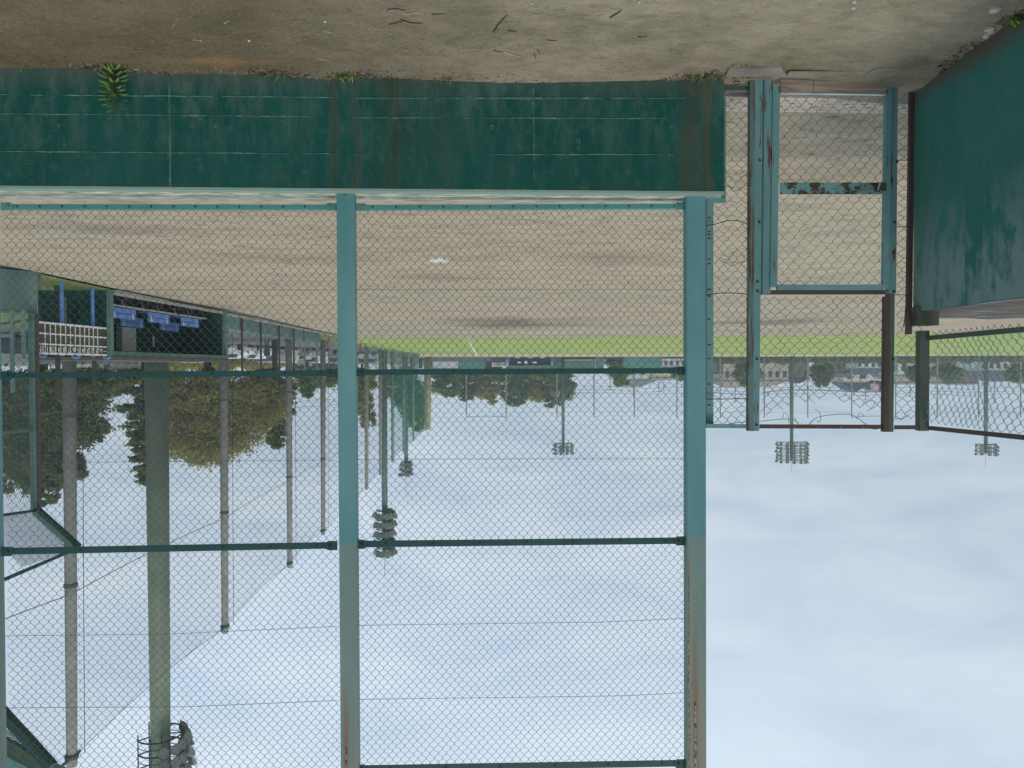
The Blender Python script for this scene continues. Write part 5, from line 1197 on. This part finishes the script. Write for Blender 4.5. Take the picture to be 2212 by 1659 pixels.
tuft('sparse grass on the concrete pad beside the gate', 1605, 150, 24, .05, .006, m_leafw2, seed=6, spread=.05, Y=-.25)
tuft('small faint weed at the far left foot of the wall', 40, 146, 26, .05, .006, m_leafw2, seed=7, spread=.1)
tuft('bright weed rosette at the foot of the tall side wall', 0, 0, 26, .11, .030, m_leafw, seed=9, onground=(2165, 82), spread=.02, kindn='rosette_weed')
tuft('second bright weed at the top right near the tall side wall', 0, 0, 30, .10, .022, m_leafw, seed=10, onground=(2190, 38), spread=.04, kindn='rosette_weed')
tuft('weed sprig at the far end of the tall side wall foot', 0, 0, 20, .05, .007, m_leafw2, seed=12, onground=(2040, 133), spread=.05)
# dead leaves and crumbs swept against the walls
m_litter = simple('dead_leaves', (.07, .05, .03), (.26, .21, .15), 22, .9, lo=.42, hi=.6); m_crumb = simple('pale_crumbs', (.34, .30, .23), (.14, .115, .08), 9, .95, lo=.44, hi=.56)
rn = random.Random(21); lt = MB(); cr_ = MB()
clusters = [(215, 150, 60, 240), (245, 150, 30, 120), (590, 160, 90, 220), (620, 162, 60, 200), (745, 163, 60, 160), (800, 165, 60, 160), (1500, 166, 60, 520), (1540, 163, 50, 320), (1000, 175, 300, 120), (330, 160, 200, 160), (1620, 158, 60, 160)]
for (x_, y_, sp, n) in clusters:
    for _ in range(n):
        xx = x_ + rn.gauss(0, sp * .45); p = onY(xx, y_, 0); yy = -abs(rn.gauss(0, .06)) - .005; z_ = ground_z(p.x, yy); q = Vector((p.x, yy, z_ + .005)); leafquad(lt, q, rn.uniform(.005, .017), rn)
for _ in range(900):
    t_ = rn.uniform(.1, 2.6); q = A1 + dw * t_ + Vector((abs(rn.gauss(0, .05)) + .01, 0, 0)); q.z = ground_z(q.x, q.y) + .004; 
    if noise.noise((t_ * 2.2, 0, 4)) > -.1: leafquad(lt, q, rn.uniform(.008, .024), rn)
lt.build('leaf_litter', m_litter, kind='stuff', label='dead leaves and crumbs swept against the foot of the walls')
for _ in range(15000):
    x_ = rn.uniform(-5, 7.5); y_ = -abs(rn.uniform(.05, 5.0)); s_ = rn.uniform(.0012, .0048) * (1 if rn.random() < .985 else 2.4); z_ = ground_z(x_, y_)
    c = Vector((x_, y_, z_ + s_ * .3)); cr_.add([c + Vector((s_, 0, 0)), c + Vector((-s_ * .4, s_ * .9, 0)), c + Vector((-s_ * .5, -s_ * .8, 0)), c + Vector((0, 0, s_ * .8))], [(0, 1, 3), (1, 2, 3), (2, 0, 3)])
cr_.build('grit', m_crumb, kind='stuff', label='grit and small pebbles scattered over the trodden earth')
bt = MB()
for _ in range(900):
    x_ = rn.gauss(2.0, 1.8); y_ = -rn.uniform(.1, 2.6); z_ = ground_z(x_, y_) + .003; a_ = rn.uniform(-.7, .7); L_ = rn.uniform(.006, .028); d = Vector((math.cos(a_), math.sin(a_), 0)) * L_; c = Vector((x_, y_, z_)); bt.beam(c - d, c + d, .0016, .0016)
bt.build('twig_bits', simple('dry_twig_bits', (.10, .075, .05), (.22, .18, .13), 20, .9), kind='stuff', label='short dry stalks strewn over the earth')
m_tw = [simple('dark_twig', (.045, .033, .024), (.07, .05, .035), 20, .9), simple('pale_stick', (.42, .38, .30), (.30, .26, .20), 20, .8)]
def zG(x, y):
    p = onZ(x, y, 0); return Vector((p.x, p.y, ground_z(p.x, min(0, p.y)) + .004))
for (pts, r_, dk, lab) in [([(1066, 62), (1078, 45), (1095, 29)], .005, 0, 'dark slanting twig, largest one right of the centre ground'), ([(837, 18), (858, 17), (878, 21)], .004, 0, 'dark twig at the top left of the stick pile'), ([(835, 28), (842, 20), (851, 19)], .004, 1, 'pale bent stick crossing the top of the stick pile'),
        ([(872, 29), (900, 25), (926, 26)], .004, 1, 'long pale curved stalk above the stick pile'), ([(840, 50), (862, 44), (870, 45)], .004, 0, 'short dark twig under the stick pile'), ([(864, 40), (885, 45), (912, 47)], .005, 0, 'thick dark twig at the right of the stick pile'),
        ([(932, 28), (962, 27)], .0035, 0, 'short dark twig right of the long pale stalk'), ([(1087, 105), (1110, 111), (1128, 115)], .006, 1, 'pale stick with dark edge, brightest on the near ground'), ([(1066, 102), (1090, 106)], .0035, 0, 'thin dark twig left of the pale stick'),
        ([(1153, 108), (1158, 119)], .0035, 0, 'tiny upright dark twig right of the pale stick'), ([(1180, 82), (1205, 83)], .0035, 0, 'flat dark twig left of the slanting right group'), ([(1318, 35), (1335, 25), (1342, 18)], .005, 0, 'reddish dark twig at the top right of the near ground'),
        ([(1378, 76), (1398, 75)], .0035, 0, 'small dark twig in the right middle ground'), ([(1096, 61), (1118, 62)], .004, 0, 'dark twig right of the slanting twig'), ([(484, 49), (494, 43)], .004, 1, 'short pale stick in the left ground'), ([(420, 83), (435, 84)], .003, 1, 'thin pale straw in the left ground'), ([(377, 49), (372, 56)], .003, 1, 'tiny pale straw left of the short stick'),
        ([(1160, 100), (1168, 109)], .003, 0, 'tiny leaning twig near the pale stick'), ([(700, 62), (716, 66), (727, 74)], .004, 1, 'pale bent stalk in the dark mossy ground'), ([(690, 118), (716, 119)], .003, 1, 'pale straw near the foot of the wall')]:
    m = MB(); q = [zG(x, y) for x, y in pts]; Q = [q[0]]
    for i in range(len(q) - 1):
        for s_ in (1, 2, 3): Q.append(q[i].lerp(q[i + 1], s_ / 3) + Vector((rnd.uniform(-.004, .004), rnd.uniform(-.004, .004), .002)))
    m.tube(Q, r_, 6, r_ * .5); m.build('twig', m_tw[dk], label=lab, cat='twig', group='twigs lying on the near ground')
m_stone = simple('pale_stone', (.50, .47, .38), (.38, .35, .28), 9, .9, .3)
def stone(x, y, s_, lab, sq=.5):
    bm = bmesh.new(); bmesh.ops.create_icosphere(bm, subdivisions=2, radius=1); 
    for v in bm.verts: v.co = v.co * (1 + .22 * noise.noise(v.co * 1.7 + Vector((x, y, 0)))); v.co.x *= s_; v.co.y *= s_ * .7; v.co.z *= s_ * sq
    me = bpy.data.meshes.new('stone'); bm.to_mesh(me); bm.free(); me.materials.append(m_stone); o = bpy.data.objects.new('stone', me); C.objects.link(o); p = zG(x, y); o.location = p + vz * s_ * .12; o.rotation_euler.z = rnd.uniform(0, 3); tag(o, lab, 'stone', 'pale stones on the near ground')
for (x, y, s_, lab) in [(2137, 60, .036, 'pale flat stone topmost by the side wall'), (2140, 66, .030, 'middle pale stone stacked by the side wall'), (2131, 73, .034, 'lowest pale stone beside the tall side wall'), (2150, 18, .040, 'large pale round stone near the top right'), (1844, 17, .016, 'small white pebble on the ground before the gate'), (1845, 3, .02, 'pale pebble at the very top before the gate'),
        (702, 43, .014, 'small white pebble in the mossy left ground'), (538, 84, .014, 'small pale pebble left of the centre'), (434, 84, .01, 'tiny pale pebble in the left ground'), (1665, 150, .018, 'pale pebble on the left concrete pad'), (1381, 2, .014, 'white chip at the top edge of the right ground'), (1148, 5, .012, 'white chip at the top centre')]:
    stone(x, y, s_, lab)
